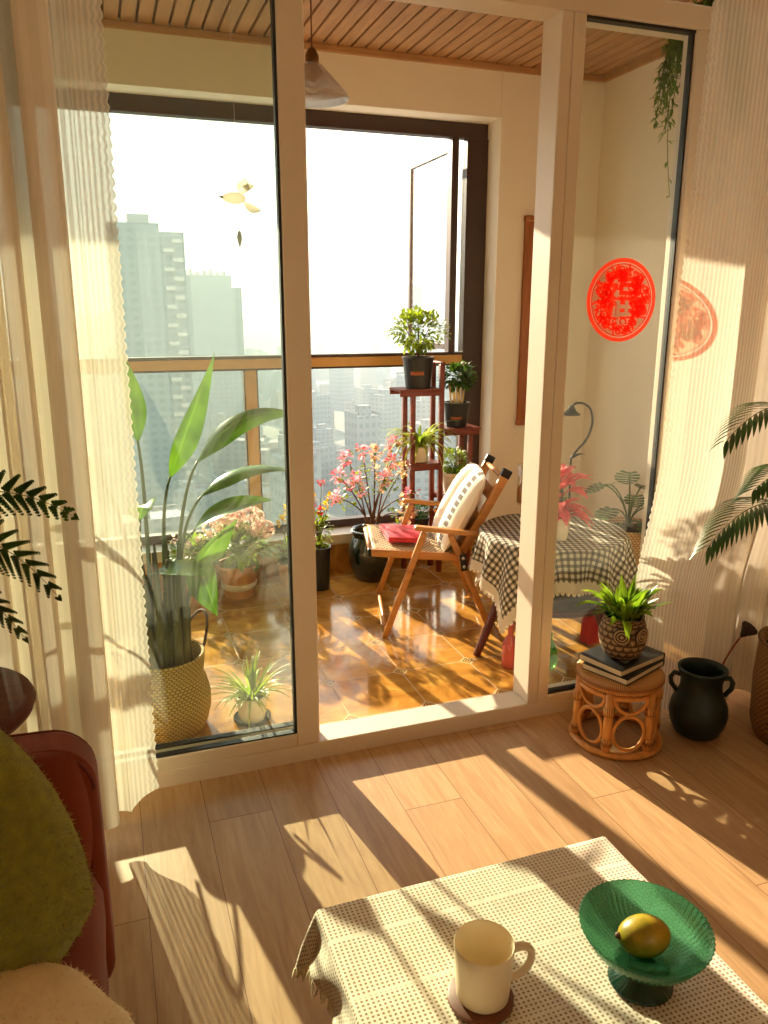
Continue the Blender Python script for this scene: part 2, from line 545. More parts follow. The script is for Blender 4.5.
M['sheer_right'] = mat_sheer('ribbed_sheer_right', 0.33, 0.30, 0.37)
M['slat'] = wood('ceiling_slat_wood', lin(178, 132, 88), 0.5, 'y')
M['slat_gap'] = pm('slat_groove', lin(92, 56, 32), 0.7)
M['slat_trim'] = wood('ceiling_trim_wood', lin(186, 138, 90), 0.5, 'x')

# ------------------------------------------------------------------ the setting
D = 2.26            # room face of the sliding door
YB = 4.10           # inner face of the balcony's outer wall
YW = 4.28           # plane of the balcony window
XR = 2.755          # balcony's right wall
ZC = 2.70           # balcony ceiling

struct('floor', MB().box(-2.2, 3.2, -2.6, 2.38, -0.12, 0.0), M['oak'])
struct('floor_balcony', MB().box(-1.9, XR, 2.38, 4.128, -0.12, 0.0), M['tile'])
struct('ceiling', MB().box(-2.2, 3.2, -2.6, 2.22, 2.78, 2.88), M['room_wall'])
struct('wall_left', MB().box(-2.3, -2.2, -2.6, 2.38, 0, 2.78), M['room_wall'])
struct('wall_right', MB().box(3.2, 3.3, -2.6, 2.38, 0, 2.78), M['room_wall'])
wb = MB().box(-2.2, 3.2, -2.7, -2.6, 0, 1.0).box(-2.2, 3.2, -2.7, -2.6, 2.2, 2.78).box(-2.2, 0.3, -2.7, -2.6, 1.0, 2.2).box(1.2, 3.2, -2.7, -2.6, 1.0, 2.2)
struct('wall_back', wb, M['room_wall'])
w2 = struct_root('fill_window', (0, -2.65, 0))  # added window, out of view behind the camera, to brighten the room with daylight
wf2 = MB().box(0.3, 1.2, -0.03, 0.03, 1.0, 1.05).box(0.3, 1.2, -0.03, 0.03, 2.15, 2.2)
for xx in (0.3, 0.725, 1.15): wf2.box(xx, xx + 0.05, -0.03, 0.03, 1.05, 2.15)
struct('frame', wf2, M['frame'], w2)
for x0, x1 in ((0.35, 0.725), (0.775, 1.15)): struct('glass_pane', MB().box(x0, x1, -0.003, 0.003, 1.05, 2.15), M['glass_window'], w2)
struct('wall_balcony_right', MB().box(XR, XR + 0.1, 2.37, 4.36, 0, 2.9), M['wall'])
struct('wall_balcony_left', MB().box(-2.0, -1.9, 2.37, 4.36, 0, 2.9), M['wall'])
wo = MB()
wo.box(-1.9, 2.118, YB, 4.34, 2.445, 2.9).box(2.118, XR, YB, 4.34, 0, 2.9)
struct('wall_balcony_outer', wo, M['wall'], bevel=0.004)
struct('wall_balcony_curb', MB().box(-1.9, 2.118, 4.128, 4.34, 0, 0.155), M['tile'])
struct('trim_1', MB().box(-1.9, 2.118, 4.105, 4.36, 0.155, 0.215), M['ledge'], bevel=0.006)

# slatted wooden ceiling of the balcony
P = 0.072
g = MB(); x = -1.9
while x < XR - 0.005:
    g.box(x + 0.011, min(x + P, XR), 2.37, YB, ZC - 0.0, ZC + 0.03); x += P
cs = struct('ceiling_balcony', g, M['slat'], bevel=0.003)
struct('ceiling_groove_board', MB().box(-1.9, XR, 2.37, YB, ZC + 0.018, ZC + 0.2), M['slat_gap'], parent=cs)
struct('trim_2', MB().box(-1.9, XR, YB - 0.022, YB, ZC - 0.03, ZC).box(XR - 0.022, XR, 2.37, YB - 0.022, ZC - 0.03, ZC), M['slat_trim'], bevel=0.003)

# balcony window: brown aluminium frame with a golden inner transom, lower panes, one casement open
w1 = struct_root('window_1', (0, YW, 0))
def wbox(nm, m, x0, x1, z0, z1, y0=-0.03, y1=0.03, parent=None, bev=0.003):
    return struct(nm, MB().box(x0, x1, y0, y1, z0, z1), m, parent or w1, bevel=bev)
wbox('frame_head', M['brown_frame'], -1.9, 2.118, 2.367, 2.445)
wbox('frame_jamb', M['brown_frame'], 1.991, 2.118, 0.215, 2.367, -0.04, 0.03)
wbox('frame_jamb', M['brown_frame'], -1.9, -1.82, 0.215, 2.367)
wbox('frame_sill', M['brown_frame'], -1.82, 1.991, 0.215, 0.262)
wbox('mullion', M['brown_frame'], 1.904, 1.945, 1.214, 2.367)
tr_ = wbox('transom', M['brown_frame'], -1.82, 1.991, 1.198, 1.214, -0.034, 0.03)
wbox('transom_face', M['gold_frame'], -1.82, 1.991, 1.146, 1.198, -0.034, 0.03, tr_)
wbox('transom_bead', M['brown_frame'], -1.82, 1.991, 1.136, 1.146, -0.034, 0.03, tr_)
for xx in (-0.55, 0.74):
    p_ = wbox('post', M['gold_frame'], xx - 0.03, xx + 0.034, 0.262, 1.136, -0.034, 0.02)
    for s_ in (-0.036, 0.034):
        wbox('post_bead', M['brown_frame'], xx + s_, xx + s_ + 0.006, 0.262, 1.136, -0.034, 0.02, p_, 0)
for (x0, x1) in ((-1.82, -0.58), (-0.51, 0.70), (0.78, 1.991)):
    struct('glass_pane', MB().box(x0, x1, -0.003, 0.003, 0.262, 1.136), M['glass_window'], w1)
struct('glass_pane', MB().box(-1.82, 1.32, -0.003, 0.003, 1.214, 2.367), M['glass_window'], w1)
struct('glass_pane', MB().box(1.945, 1.991, -0.003, 0.003, 1.214, 2.367), M['glass_window'], w1)
# open casement, swung out square to the window
cz0, cz1 = 1.225, 2.32
cf = MB()
cf.box(1.914, 1.936, 0.035, 0.060, cz0, cz1).box(1.914, 1.936, 0.620, 0.650, cz0, cz1)
cf.box(1.914, 1.936, 0.060, 0.620, cz0, cz0 + 0.035).box(1.914, 1.936, 0.060, 0.620, cz1 - 0.018, cz1)
sash = struct('casement_sash', cf, M['brown_frame'], w1, bevel=0.003)
struct('casement_glass', MB().box(1.922, 1.928, 0.060, 0.620, cz0 + 0.035, cz1 - 0.018), M['glass_window'], sash)

# sliding door between room and balcony
trk = MB()
trk.box(-1.66, 1.945, D, 2.37, 2.304, 2.372)
struct('trim_3', trk, M['frame'], bevel=0.004)
trk = MB().box(-1.66, 1.945, D, 2.37, -0.02, 0.058)
struct('trim_4', trk, M['frame'], bevel=0.004)
def leafdoor(nm, x0, x1, y0, y1, sl, sr, zb=0.058, rail=0.044, top=2.304):
    r_ = struct_root(nm)
    struct('stile', MB().box(x0, x0 + sl, y0, y1, zb, top), M['frame'], r_, bevel=0.004)
    struct('stile', MB().box(x1 - sr, x1, y0, y1, zb, top), M['frame'], r_, bevel=0.004)
    struct('rail', MB().box(x0 + sl, x1 - sr, y0, y1, zb, zb + rail), M['frame'], r_, bevel=0.003)
    struct('rail', MB().box(x0 + sl, x1 - sr, y0, y1, top - 0.012, top), M['frame'], r_)
    a, b, c, d = x0 + sl, x1 - sr, zb + rail, top - 0.012
    ym = (y0 + y1) / 2; t = 0.008
    ya, yb = y0 + 0.006, ym + 0.008
    gk = MB().box(a, a + t, ya, yb, c, d).box(b - t, b, ya, yb, c, d)
    gk.box(a + t, b - t, ya, yb, c, c + t * 0.7).box(a + t, b - t, ya, yb, d - t, d)
    struct('gasket', gk, M['gasket'], r_)
    struct('glass_pane', MB().box(a + t, b - t, ym - 0.003, ym + 0.003, c + t, d - t), M['glass_door'], r_)
    return r_
leafdoor('door_1', -0.45, 0.573, D, D + 0.042, 0.073, 0.073)
leafdoor('door_2', -0.50, 0.588, D + 0.05, D + 0.092, 0.073, 0.060)
leafdoor('door_3', -1.60, -0.44, D + 0.05, D + 0.092, 0.073, 0.073)
rt = struct_root('door_4')
struct('stile', MB().box(1.355, 1.395, D - 0.002, 2.37, 0.058, 2.304), M['frame'], rt, bevel=0.004)
struct('stile', MB().box(1.396, 1.440, D - 0.002, 2.33, 0.058, 2.304), M['frame'], rt, bevel=0.004)
struct('stile', MB().box(1.848, 1.945, D, 2.33, 0.058, 2.304), M['frame'], rt, bevel=0.004)
struct('rail', MB().box(1.440, 1.848, D, 2.33, 0.058, 0.075), M['frame'], rt, bevel=0.003)
gk = MB().box(1.440, 1.848, 2.272, 2.30, 0.075, 0.083).box(1.440, 1.848, 2.272, 2.30, 2.296, 2.304).box(1.842, 1.848, 2.276, 2.30, 0.083, 2.296)
struct('gasket', gk, M['gasket'], rt)
struct('glass_pane', MB().box(1.440, 1.842, 2.282, 2.288, 0.083, 2.296), M['glass_door'], rt)

# ------------------------------------------------------------------ the city outside, and the haze over it
ZG = -75.0
M['city_ground'] = pm('city_ground', lin(92, 98, 88), 0.9, var=0.35, scale=0.02)
M['hill'] = pm('hill_green', lin(110, 126, 110), 0.9, var=0.2, scale=0.01)
struct('city_ground', MB().box(-900, 1700, 60, 2600, ZG - 2, ZG), M['city_ground'])
hm = MB()
def hillf(u, v):
    X = -700 + 2300 * u; Y = 1450 + 500 * v
    h = 52 + 16 * noise.noise(V((X * 0.004, 0.3, 0))) + 7 * noise.noise(V((X * 0.015, 1.3, 0)))
    return V((X, Y, ZG + (h + 18) * sin(pi * min(1, v * 1.2 + 0.0) * 0.5)))
hm.grid(hillf, 80, 8)
struct('hills', hm, M['hill'])

def mat_facade(name, wall, win, pw, ph):
    n = NT(name); x, y, z = n.sep(n.obj())
    h = n.math('ADD', x, y)
    a = n.fract(h, pw, 500.0); b = n.fract(z, ph, 0.0)
    w_ = n.math('MULTIPLY', n.math('MULTIPLY', n.math('GREATER_THAN', a, 0.25), n.math('LESS_THAN', a, 0.8)),
                n.math('MULTIPLY', n.math('GREATER_THAN', b, 0.35), n.math('LESS_THAN', b, 0.85)))
    n.l(n.mix(w_, wall, win), n.b.inputs['Base Color']); n.b.inputs['Roughness'].default_value = 0.7
    return n.m
M['fac_a'] = mat_facade('tower_facade', lin(102, 112, 117), lin(81, 92, 98), 3.6, 3.0)
M['fac_b'] = mat_facade('slab_facade', lin(117, 123, 123), lin(96, 104, 107), 3.2, 3.0)
M['fac_c'] = mat_facade('low_facade', lin(131, 127, 121), lin(109, 107, 104), 3.4, 3.2)
M['conc'] = pm('pale_concrete', lin(150, 150, 146), 0.8, var=0.08, scale=0.2)

t = thing('tower_block', 'tall hazy tower block outside with balconies, the tallest on the left', 'building', (18, 312, ZG))
MB().box(-13, 4.5, -10, 10, 0, 106.2).build('body', M['fac_a'], t, smooth=False)
MB().box(4.5, 13, -9, 9, 0, 103.5).build('wing', M['fac_a'], t, smooth=False)
MB().box(-6, 1.5, -6, 6, 106.2, 109.5).build('roof_house', M['conc'], t, smooth=False)
for k in range(28):
    MB().box(5.4 + 3.2 * (k % 2), 9.0 + 3.2 * (k % 2), -10.8, -9, 12 + 3.25 * k, 13.3 + 3.25 * k).build('balcony', M['conc'], t, smooth=False)
t = thing('tower_block', 'wide paler hazy block standing behind the tall tower', 'building', (62, 512, ZG))
MB().box(-24, 16, -12, 12, 0, 97).build('body', M['fac_b'], t, smooth=False)
cr = MB()
for k in range(8): cr.box(-17 + k * 4, -15 + k * 4, -11, 9, 97, 99.0 + (k % 3) * 0.8)
cr.build('roof_crest', M['conc'], t, smooth=False)
MB().box(16, 22, -12, 12, 0, 90).build('wing', M['fac_b'], t, smooth=False)
t = thing('tower_block', 'slim hazy tower seen through the open casement', 'building', (243, 615, ZG))
MB().box(-5.5, 5.5, -6, 6, 0, 95).build('body', M['fac_a'], t, smooth=False)
MB().box(-3, 3, -4, 4, 95, 97).build('roof_house', M['conc'], t, smooth=False)

protos = []
for k in range(6):
    w_, d_, h_ = [(14, 12, 20), (26, 12, 16), (18, 18, 30), (34, 14, 13), (12, 12, 38), (22, 16, 24)][k]
    mb = MB().box(-w_ / 2, w_ / 2, -d_ / 2, d_ / 2, 0, h_)
    mb.box(-w_ / 2, w_ / 2, -d_ / 2, -d_ / 2 + 0.5, h_, h_ + 1.2).box(-w_ / 2, w_ / 2, d_ / 2 - 0.5, d_ / 2, h_, h_ + 1.2)
    mb.box(-w_ / 4, -w_ / 4 + 4, -3, 3, h_, h_ + 3.2)
    o = mb.build('city_building', M['fac_c'] if k % 2 else M['fac_b'], None, smooth=False)
    tag(o, 'small pale low-rise building in the hazy city far below', 'building', 'low-rise buildings of the city below')
    protos.append(o)
rb = random.Random(3)
spots = [(18, 312, 22), (62, 512, 32), (243, 615, 14)]
used = 0
for k in range(900):
    Y = 170 + 950 * (rb.random() ** 1.3); X = Y * rb.uniform(-0.10, 0.56)
    pk = used % 6; rad = (10, 15, 13.5, 19, 9, 14)[pk]
    if used >= 190: break
    if any((X - a) ** 2 + (Y - b) ** 2 < (rad + c) ** 2 for a, b, c in spots): continue
    spots.append((X, Y, rad))
    if used < 6: o = protos[used]
    else:
        o = protos[pk].copy(); COL.objects.link(o)
    used += 1
    o.location = (X, Y, ZG); o.rotation_euler = (0, 0, rb.choice([0.15, 0.15 + pi / 2, 0.5, -0.3]) + rb.uniform(-0.05, 0.05))
    s_ = rb.uniform(0.75, 1.0); o.scale = (s_, s_, rb.uniform(0.7, 1.2))

hz = NT('city_haze')
hz.t.nodes.remove(hz.b)
vs_ = hz.n('ShaderNodeVolumeScatter'); vs_.inputs['Color'].default_value = (0.20, 0.25, 0.27, 1)
vs_.inputs['Density'].default_value = 0.0024; vs_.inputs['Anisotropy'].default_value = 0.0
hz.l(vs_.outputs[0], hz.out.inputs['Volume'])
ho = MB().box(-900, 1700, 60, 2600, ZG - 1, 34).build('haze', hz.m, None, smooth=False)
tag(ho, 'pale morning haze lying over the distant city', 'haze', kind='stuff')

# ------------------------------------------------------------------ curtains
def curtain(name, label, x_edge, x_far, yf, hem, ztop, flat, edge_sign, nx, nz, arcfn=None, mt='sheer_left'):
    """one sheer panel: u = 0 at the scalloped leading edge"""
    mb = MB()
    zs = 0.027
    wid = abs(x_far - x_edge)
    us = [i / nx for i in range(nx + 1)]
    # arc length along the folds for the rib pattern
    base = [V((x_edge + (x_far - x_edge) * u, yf(u, 0.5), 0)) for u in us]
    arcl = [0.0]
    for i in range(1, nx + 1): arcl.append(arcl[-1] + (base[i] - base[i - 1]).length)
    vs = []; uvs = []; fs = []
    for j in range(nz + 1):
        v = j / nz
        for i, u in enumerate(us):
            zb = hem(u)
            z = zb + (ztop - zb) * v
            x = x_edge + (x_far - x_edge) * u
            sc_ = 0.0
            if u < 0.03:
                sc_ = -edge_sign * 0.0085 * abs(sin(pi * z / zs)) * (1 - u / 0.03)
            if arcfn: x += arcfn(u, v)
            vs.append((x + sc_, yf(u, v), z)); uvs.append((arcl[i], z))
    for j in range(nz):
        for i in range(nx):
            a = j * (nx + 1) + i
            fs.append((a, a + 1, a + nx + 2, a + nx + 1))
    mb.add(vs, fs, uvs)
    o = mb.build(name, M[mt])
    return o

def yl(u, v):
    w = u * 1.25
    k = min(1, max(0, (w - 0.07) / 0.06))
    return 2.07 + k * (0.048 * sin(2 * pi * (w - 0.07) / 0.105 + 0.4 * sin(w * 9)) ) + 0.006 * sin(w * 60) * (1 - k) * (1.2 - v) + 0.03 * (1 - v) * (1 - k) * 0.6
def hl(u):
    w = u * 1.25
    return 0.055 + 0.055 * max(0, 1 - w / 0.075) ** 0.7
def al(u, v):
    w = u * 1.25
    k = min(1, max(0, (w - 0.07) / 0.06))
    return k * 0.024 * sin(4 * pi * (w - 0.07) / 0.105 + 0.8) - 0.02 * (1 - v) * (u < 1)
cl = curtain('curtain', '', 0.062, -1.19, yl, hl, 2.70, 0.1, -1, 300, 280, al)
tag(cl, 'cream ribbed sheer curtain with scalloped edge hanging on the left', 'curtain')

def yr(u, v):
    w = u * 1.25
    k = min(1, max(0, (w - 0.26) / 0.05))
    e = max(0, 1 - w / 0.16)
    q = min(1, max(0, (v - 0.14) / 0.22)); q = q * q * (3 - 2 * q)
    lo, hi = 2.085, 2.005
    return lo + (hi - lo) * q + ((2.165 + (2.095 - 2.165) * q) - lo - (hi - lo) * q) * e * e + k * 0.045 * sin(2 * pi * (w - 0.26) / 0.13 + 0.5 * sin(w * 8)) + (1 - k) * 0.006 * sin(w * 24)
def hr(u): return 0.045 + 0.008 * sin(u * 40)
def ar(u, v):
    w = u * 1.25
    k = min(1, max(0, (w - 0.26) / 0.05))
    return k * 0.02 * sin(4 * pi * (w - 0.26) / 0.13 + 0.8) + (1 - k) * 0.075 * (v - 0.25)
cr_ = curtain('curtain', '', 1.715, 2.965, yr, hr, 2.70, 0.24, 1, 300, 280, ar, 'sheer_right')
tag(cr_, 'sunlit cream sheer curtain with scalloped edge hanging on the right', 'curtain')
struct('trim_5', MB().box(-1.7, 3.1, 2.0, 2.2, 2.70, 2.78), M['room_wall'])

# red paper-cut stuck on the fixed pane
n = NT('red_paper'); n.b.inputs['Base Color'].default_value = lin(230, 70, 46); n.b.inputs['Roughness'].default_value = 0.7
trp = n.n('ShaderNodeBsdfTransparent'); trp.inputs[0].default_value = (0.98, 0.36, 0.25, 1)
tlp = n.n('ShaderNodeBsdfTranslucent'); tlp.inputs[0].default_value = lin(238, 78, 52)
ma = n.n('ShaderNodeMixShader'); ma.inputs[0].default_value = 0.6; n.l(n.b.outputs[0], ma.inputs[1]); n.l(tlp.outputs[0], ma.inputs[2])
mb_ = n.n('ShaderNodeMixShader'); mb_.inputs[0].default_value = 0.78; n.l(ma.outputs[0], mb_.inputs[1]); n.l(trp.outputs[0], mb_.inputs[2]); n.l(mb_.outputs[0], n.out.inputs[0])
M['red_paper'] = n.m
st = thing('paper_cut', 'round red paper-cut stuck on the right glass pane', 'window decoration', (1.648, 2.279, 1.482))
def strip(mb, pts, w, y0=-0.0008, y1=0.0):
    """flat paper band along pts (x, z)"""
    P_ = [V((a, 0, b)) for a, b in pts]; m_ = len(P_); vs = []
    for i, p in enumerate(P_):
        d = (P_[min(i + 1, m_ - 1)] - P_[max(i - 1, 0)]).normalized(); nn = V((-d.z, 0, d.x)) * (w / 2)
        vs += [p + nn + V((0, y0, 0)), p - nn + V((0, y0, 0)), p - nn + V((0, y1, 0)), p + nn + V((0, y1, 0))]
    fs = [(0, 1, 2, 3), tuple(4 * (m_ - 1) + q for q in (3, 2, 1, 0))]
    for i in range(m_ - 1):
        a = 4 * i
        for q in range(4):
            r2 = (q + 1) % 4
            fs.append((a + q, a + 4 + q, a + 4 + r2, a + r2))
    mb.add(vs, fs)
def circ(r, a0=0, a1=2 * pi, n_=64, c=(0, 0)): return [(c[0] + r * cos(a0 + (a1 - a0) * i / n_), c[1] + r * sin(a0 + (a1 - a0) * i / n_)) for i in range(n_ + 1)]
mb = MB(); strip(mb, circ(0.1285), 0.013); strip(mb, circ(0.1165), 0.004)
mb.build('border_ring', M['red_paper'], st, smooth=False)
n = NT('red_film'); n.t.nodes.remove(n.b)
tf = n.n('ShaderNodeBsdfTransparent'); tf.inputs[0].default_value = (1.0, 0.76, 0.67, 1); n.l(tf.outputs[0], n.out.inputs[0])
MB().lathe([(0, 0), (0.118, 0), (0.118, 0.0003), (0, 0.0003)], 48, M=Matrix.Rotation(pi / 2, 4, 'X')).build('film', n.m, st, smooth=False)
mb = MB(); rq = random.Random(5)
# field of scrolls left around the character
for k in range(300):
    a = rq.uniform(0, 2 * pi); rr = 0.110 * sqrt(rq.random()); cx, cz = rr * cos(a), rr * sin(a)
    if abs(cx + 0.004) < 0.046 and abs(cz) < 0.072 and rq.random() < 0.85: continue
    r0 = rq.uniform(0.007, 0.017); a0 = rq.uniform(0, 6.28)
    if rr + r0 > 0.114: continue
    strip(mb, [(cx + r0 * (1 - 0.6 * q / 14) * cos(a0 + q * 0.36), cz + r0 * (1 - 0.6 * q / 14) * sin(a0 + q * 0.36)) for q in range(15)], rq.uniform(0.0045, 0.008), -0.0008 - 0.0000015 * k, 0.0)
for k in range(10):
    a = 2 * pi * k / 10
    strip(mb, [(0.088 * cos(a), 0.088 * sin(a)), (0.118 * cos(a + 0.12), 0.118 * sin(a + 0.12))], 0.007)
mb.build('scrollwork', M['red_paper'], st, smooth=False)
try:
    cu = bpy.data.curves.new('glyph', 'FONT'); cu.body = '\u798f'; cu.size = 0.150; cu.align_x = 'CENTER'; cu.align_y = 'CENTER'
    cu.extrude = 0.0007; cu.offset = 0.0022
    to = bpy.data.objects.new('glyph_tmp', cu); COL.objects.link(to)
    dg = bpy.context.evaluated_depsgraph_get()
    me = bpy.data.meshes.new_from_object(to.evaluated_get(dg))
    bpy.data.objects.remove(to)
    me.materials.clear(); me.materials.append(M['red_paper'])
    go = bpy.data.objects.new('character', me); COL.objects.link(go); go.parent = st
    go.rotation_euler = (pi / 2, 0, 0); go.location = (-0.004, -0.0016, 0)
except Exception as ex:
    print('glyph', ex)

# ------------------------------------------------------------------ living room: sofa corner
M['rust'] = pm('rust_velvet', lin(120, 50, 26), 0.9, var=0.12, scale=10, bump=0.1, bscale=300, sheen=0.15, spec=0.12)
M['rust_pipe'] = pm('rust_piping', lin(100, 38, 22), 0.8, var=0.1)
M['olive'] = pm('olive_plush', lin(148, 144, 40), 0.95, var=0.2, scale=60, bump=0.8, bscale=700, sheen=0.25)
M['cream_fur'] = pm('cream_fleece', lin(232, 210, 164), 0.95, var=0.06, scale=16, bump=0.5, bscale=500, sheen=0.3)
M['dark_wood'] = wood('dark_wood', lin(76, 42, 24), 0.35, 'z')

def pillow(mb, w, h, t, nu=36, nv=36, p=2.6, ruff=0.0, seed=0, crease=None, rnd=0.16):
    """soft square cushion in the local x-z plane, thickness along y"""
    rp = random.Random(seed)
    for sgn in (-1, 1):
        def fn(u, v):
            a = 2 * u - 1; b = 2 * v - 1
            ca = (1 - abs(a) ** p) ; cb = (1 - abs(b) ** p)
            th = t * 0.5 * (max(0, ca) ** 0.55) * (max(0, cb) ** 0.55)
            pin = 1 - 0.07 * (1 - abs(b)) * 0 
            x = a * w / 2 * sqrt(1 - rnd * b * b); z = b * h / 2 * sqrt(1 - rnd * a * a)
            th *= 1 + 0.08 * noise.noise(V((a * 2 + seed, b * 2, sgn)))
            if crease: th *= crease(a, b)
            if ruff: th += ruff * noise.noise(V((a * 14, b * 14, seed + sgn))) * min(1, th / 0.02)
            return V((x, sgn * th, z))
        b0 = len(mb.v)
        mb.grid(fn, nu, nv, lambda u, v: ((u - 0.5) * w, (v - 0.5) * h))
        if sgn > 0:
            nf = nu * nv
            mb.f[-nf:] = [tuple(reversed(f)) for f in mb.f[-nf:]]
    return mb

def rrect(w, d, r, n=6):
    pts = []
    for cx, cy, a0 in ((w / 2 - r, d / 2 - r, 0), (-w / 2 + r, d / 2 - r, pi / 2), (-w / 2 + r, -d / 2 + r, pi), (w / 2 - r, -d / 2 + r, 1.5 * pi)):
        for i in range(n + 1):
            a = a0 + pi / 2 * i / n
            pts.append((cx + r * cos(a), cy + r * sin(a)))
    return pts

sofa = thing('sofa', 'rust velvet sofa with rounded arm at the lower left', 'sofa', (-0.52, 0.62, 0))
SX0, SX1, SY0, SY1 = -0.43, 0.43, -0.92, 0.92      # local
def arm(sy):
    """outer shell of an arm: rounded slab with a soft front top corner"""
    mb = MB(); prof = []
    X1 = SX1 + 0.01; zt = 0.645; r = 0.085
    prof += [(SX0, 0.10), (X1 - 0.005, 0.10), (X1, 0.14), (X1, zt - r)]
    prof += [(X1 - r + r * cos(a), zt - r + r * sin(a)) for a in [pi / 2 * i / 8 for i in range(1, 9)]]
    prof += [(SX0, zt + 0.03)]
    y0, y1 = (sy - 0.055, sy + 0.055)
    vs = [(x, y, z) for y in (y0, y1) for x, z in prof]; m_ = len(prof)
    fs = [tuple(range(m_)), tuple(2 * m_ - 1 - k for k in range(m_))]
    for k in range(m_):
        q = (k + 1) % m_
        fs.append((k, k + m_, q + m_, q))
    mb.add(vs, fs)
    o = mb.build('arm', M['rust'], sofa, bevel=0.022, angle=60)
    edge = [(x - 0.005, y1 - 0.008, z - 0.005) for x, z in prof[3:]]
    MB().tube(edge, 0.0042, 6).tube([(x - 0.005, y0 + 0.008, z - 0.005) for x, z in prof[3:]], 0.0042, 6).build('piping', M['rust_pipe'], o)
arm(SY1 - 0.055); arm(SY0 + 0.055)
MB().box(SX0, SX1 - 0.005, SY0 + 0.11, SY1 - 0.11, 0.10, 0.26).build('base', M['rust'], sofa, bevel=0.02)
MB().box(SX0 - 0.06, SX0 + 0.14, SY0 + 0.115, SY1 - 0.115, 0.26, 0.80).build('backrest', M['rust'], sofa, bevel=0.05)
for y0, y1 in ((SY0 + 0.115, -0.004), (0.004, SY1 - 0.115)):
    MB().box(SX0 + 0.145, SX1 + 0.005, y0, y1, 0.262, 0.43).build('seat_cushion', M['rust'], sofa, bevel=0.055)
for sx in (SX0 + 0.06, SX1 - 0.06):
    for sy in (SY0 + 0.07, SY1 - 0.07):
        MB().lathe([(0.014, 0.0), (0.024, 0.10)], 12, (sx, sy, 0)).build('leg', M['dark_wood'], sofa)

def lean(o, loc, rx=0, ry=0, rz=0):
    o.location = loc; o.rotation_euler = (rx, ry, rz)
pl = pillow(MB(), 0.42, 0.29, 0.13, seed=2, rnd=0.22).build('cushion', M['rust'], bevel=0)
lean(pl, (-0.300, 1.345, 0.545), radians(-22), 0, radians(2))
tag(pl, 'rust velvet cushion leaning on the inside of the sofa arm', 'cushion')
pl = pillow(MB(), 0.47, 0.47, 0.16, nu=60, nv=60, seed=5, ruff=0.006, rnd=0.36).build('cushion', M['olive'])
lean(pl, (-0.330, 1.115, 0.655), radians(-30), radians(-32), radians(4))
tag(pl, 'fuzzy olive green cushion propped on the sofa', 'cushion')
def fl(d):
    return 1 + 0.09 * noise.noise(d * 2.3) + 0.05 * noise.noise(d * 5.1) + 0.012 * noise.noise(d * 14)
fm = MB(); fm.blob((0, 0, 0), 0.27, 0.27, 0.095, 64, 40, fl)
fo = fm.build('fleece_throw', M['cream_fur'])
fo.location = (-0.305, 0.80, 0.526)
tag(fo, 'cream fleece throw bundled on the sofa seat', 'throw')

def pile(o, mat, count, lo, hi, w, seed):
    # short plush fibres standing on a cushion's surface
    rs = random.Random(seed); me = o.data; mb = MB(); P_ = me.polygons; n_ = len(P_)
    for k in range(count):
        p = P_[rs.randrange(n_)]; vs_q = [me.vertices[i].co for i in p.vertices]
        a, b = rs.random(), rs.random()
        c = vs_q[0].lerp(vs_q[1], a).lerp(vs_q[-1].lerp(vs_q[2 % len(vs_q)], a), b)
        nr = p.normal; j = V((rs.gauss(0, 1), rs.gauss(0, 1), rs.gauss(0, 1))) * 0.55
        if (p.center).dot(nr) < 0: nr = -nr
        d = (nr + j).normalized(); sd_ = d.orthogonal().normalized() * w
        mb.add([c - sd_, c + sd_, c + d * rs.uniform(lo, hi)], [(0, 1, 2)])
    q = mb.build('plush_pile', mat, o); q['kind'] = 'stuff'
pile([o for o in COL.objects if o.get('label', '').startswith('fuzzy olive')][0], M['olive'], 16000, 0.004, 0.010, 0.0008, 3)
pile(fo, M['cream_fur'], 16000, 0.004, 0.010, 0.0008, 4)

# round side table with a fern on it
M['brown_top'] = wood('walnut_top', lin(92, 48, 26), 0.6, 'x')
M['brown_top'].node_tree.nodes['Principled BSDF'].inputs['Specular IOR Level'].default_value = 0.2
t = thing('side_table', 'round dark brown side table beside the left curtain', 'table', (-0.435, 1.775, 0))
MB().lathe([(0.0, 0.575), (0.20, 0.575), (0.222, 0.585), (0.228, 0.60), (0.222, 0.613), (0.21, 0.618), (0, 0.618)], 48).build('tabletop', M['brown_top'], t)
MB().lathe([(0.03, 0.02), (0.022, 0.1), (0.022, 0.5), (0.06, 0.575)], 20).build('pedestal', M['dark_wood'], t)
MB().lathe([(0.0, 0.0), (0.15, 0.0), (0.15, 0.012), (0.03, 0.03), (0, 0.03)], 32).build('base', M['dark_wood'], t)

M['fern'] = leafm('fern_leaf', lin(34, 60, 22), lin(66, 96, 30), 0.35, 0.45, False)
M['palm'] = leafm('palm_leaf', lin(34, 58, 24), lin(70, 98, 40), 0.3, 0.35, False)
M['terracotta'] = pm('terracotta', lin(150, 86, 56), 0.8)
M['soil'] = pm('soil', lin(52, 38, 28), 0.95, var=0.4, scale=80, bump=0.6, bscale=150)
M['stalk'] = pm('green_stalk', lin(88, 104, 44), 0.5)
M['brown_stem'] = pm('brown_stem', lin(96, 62, 38), 0.7)

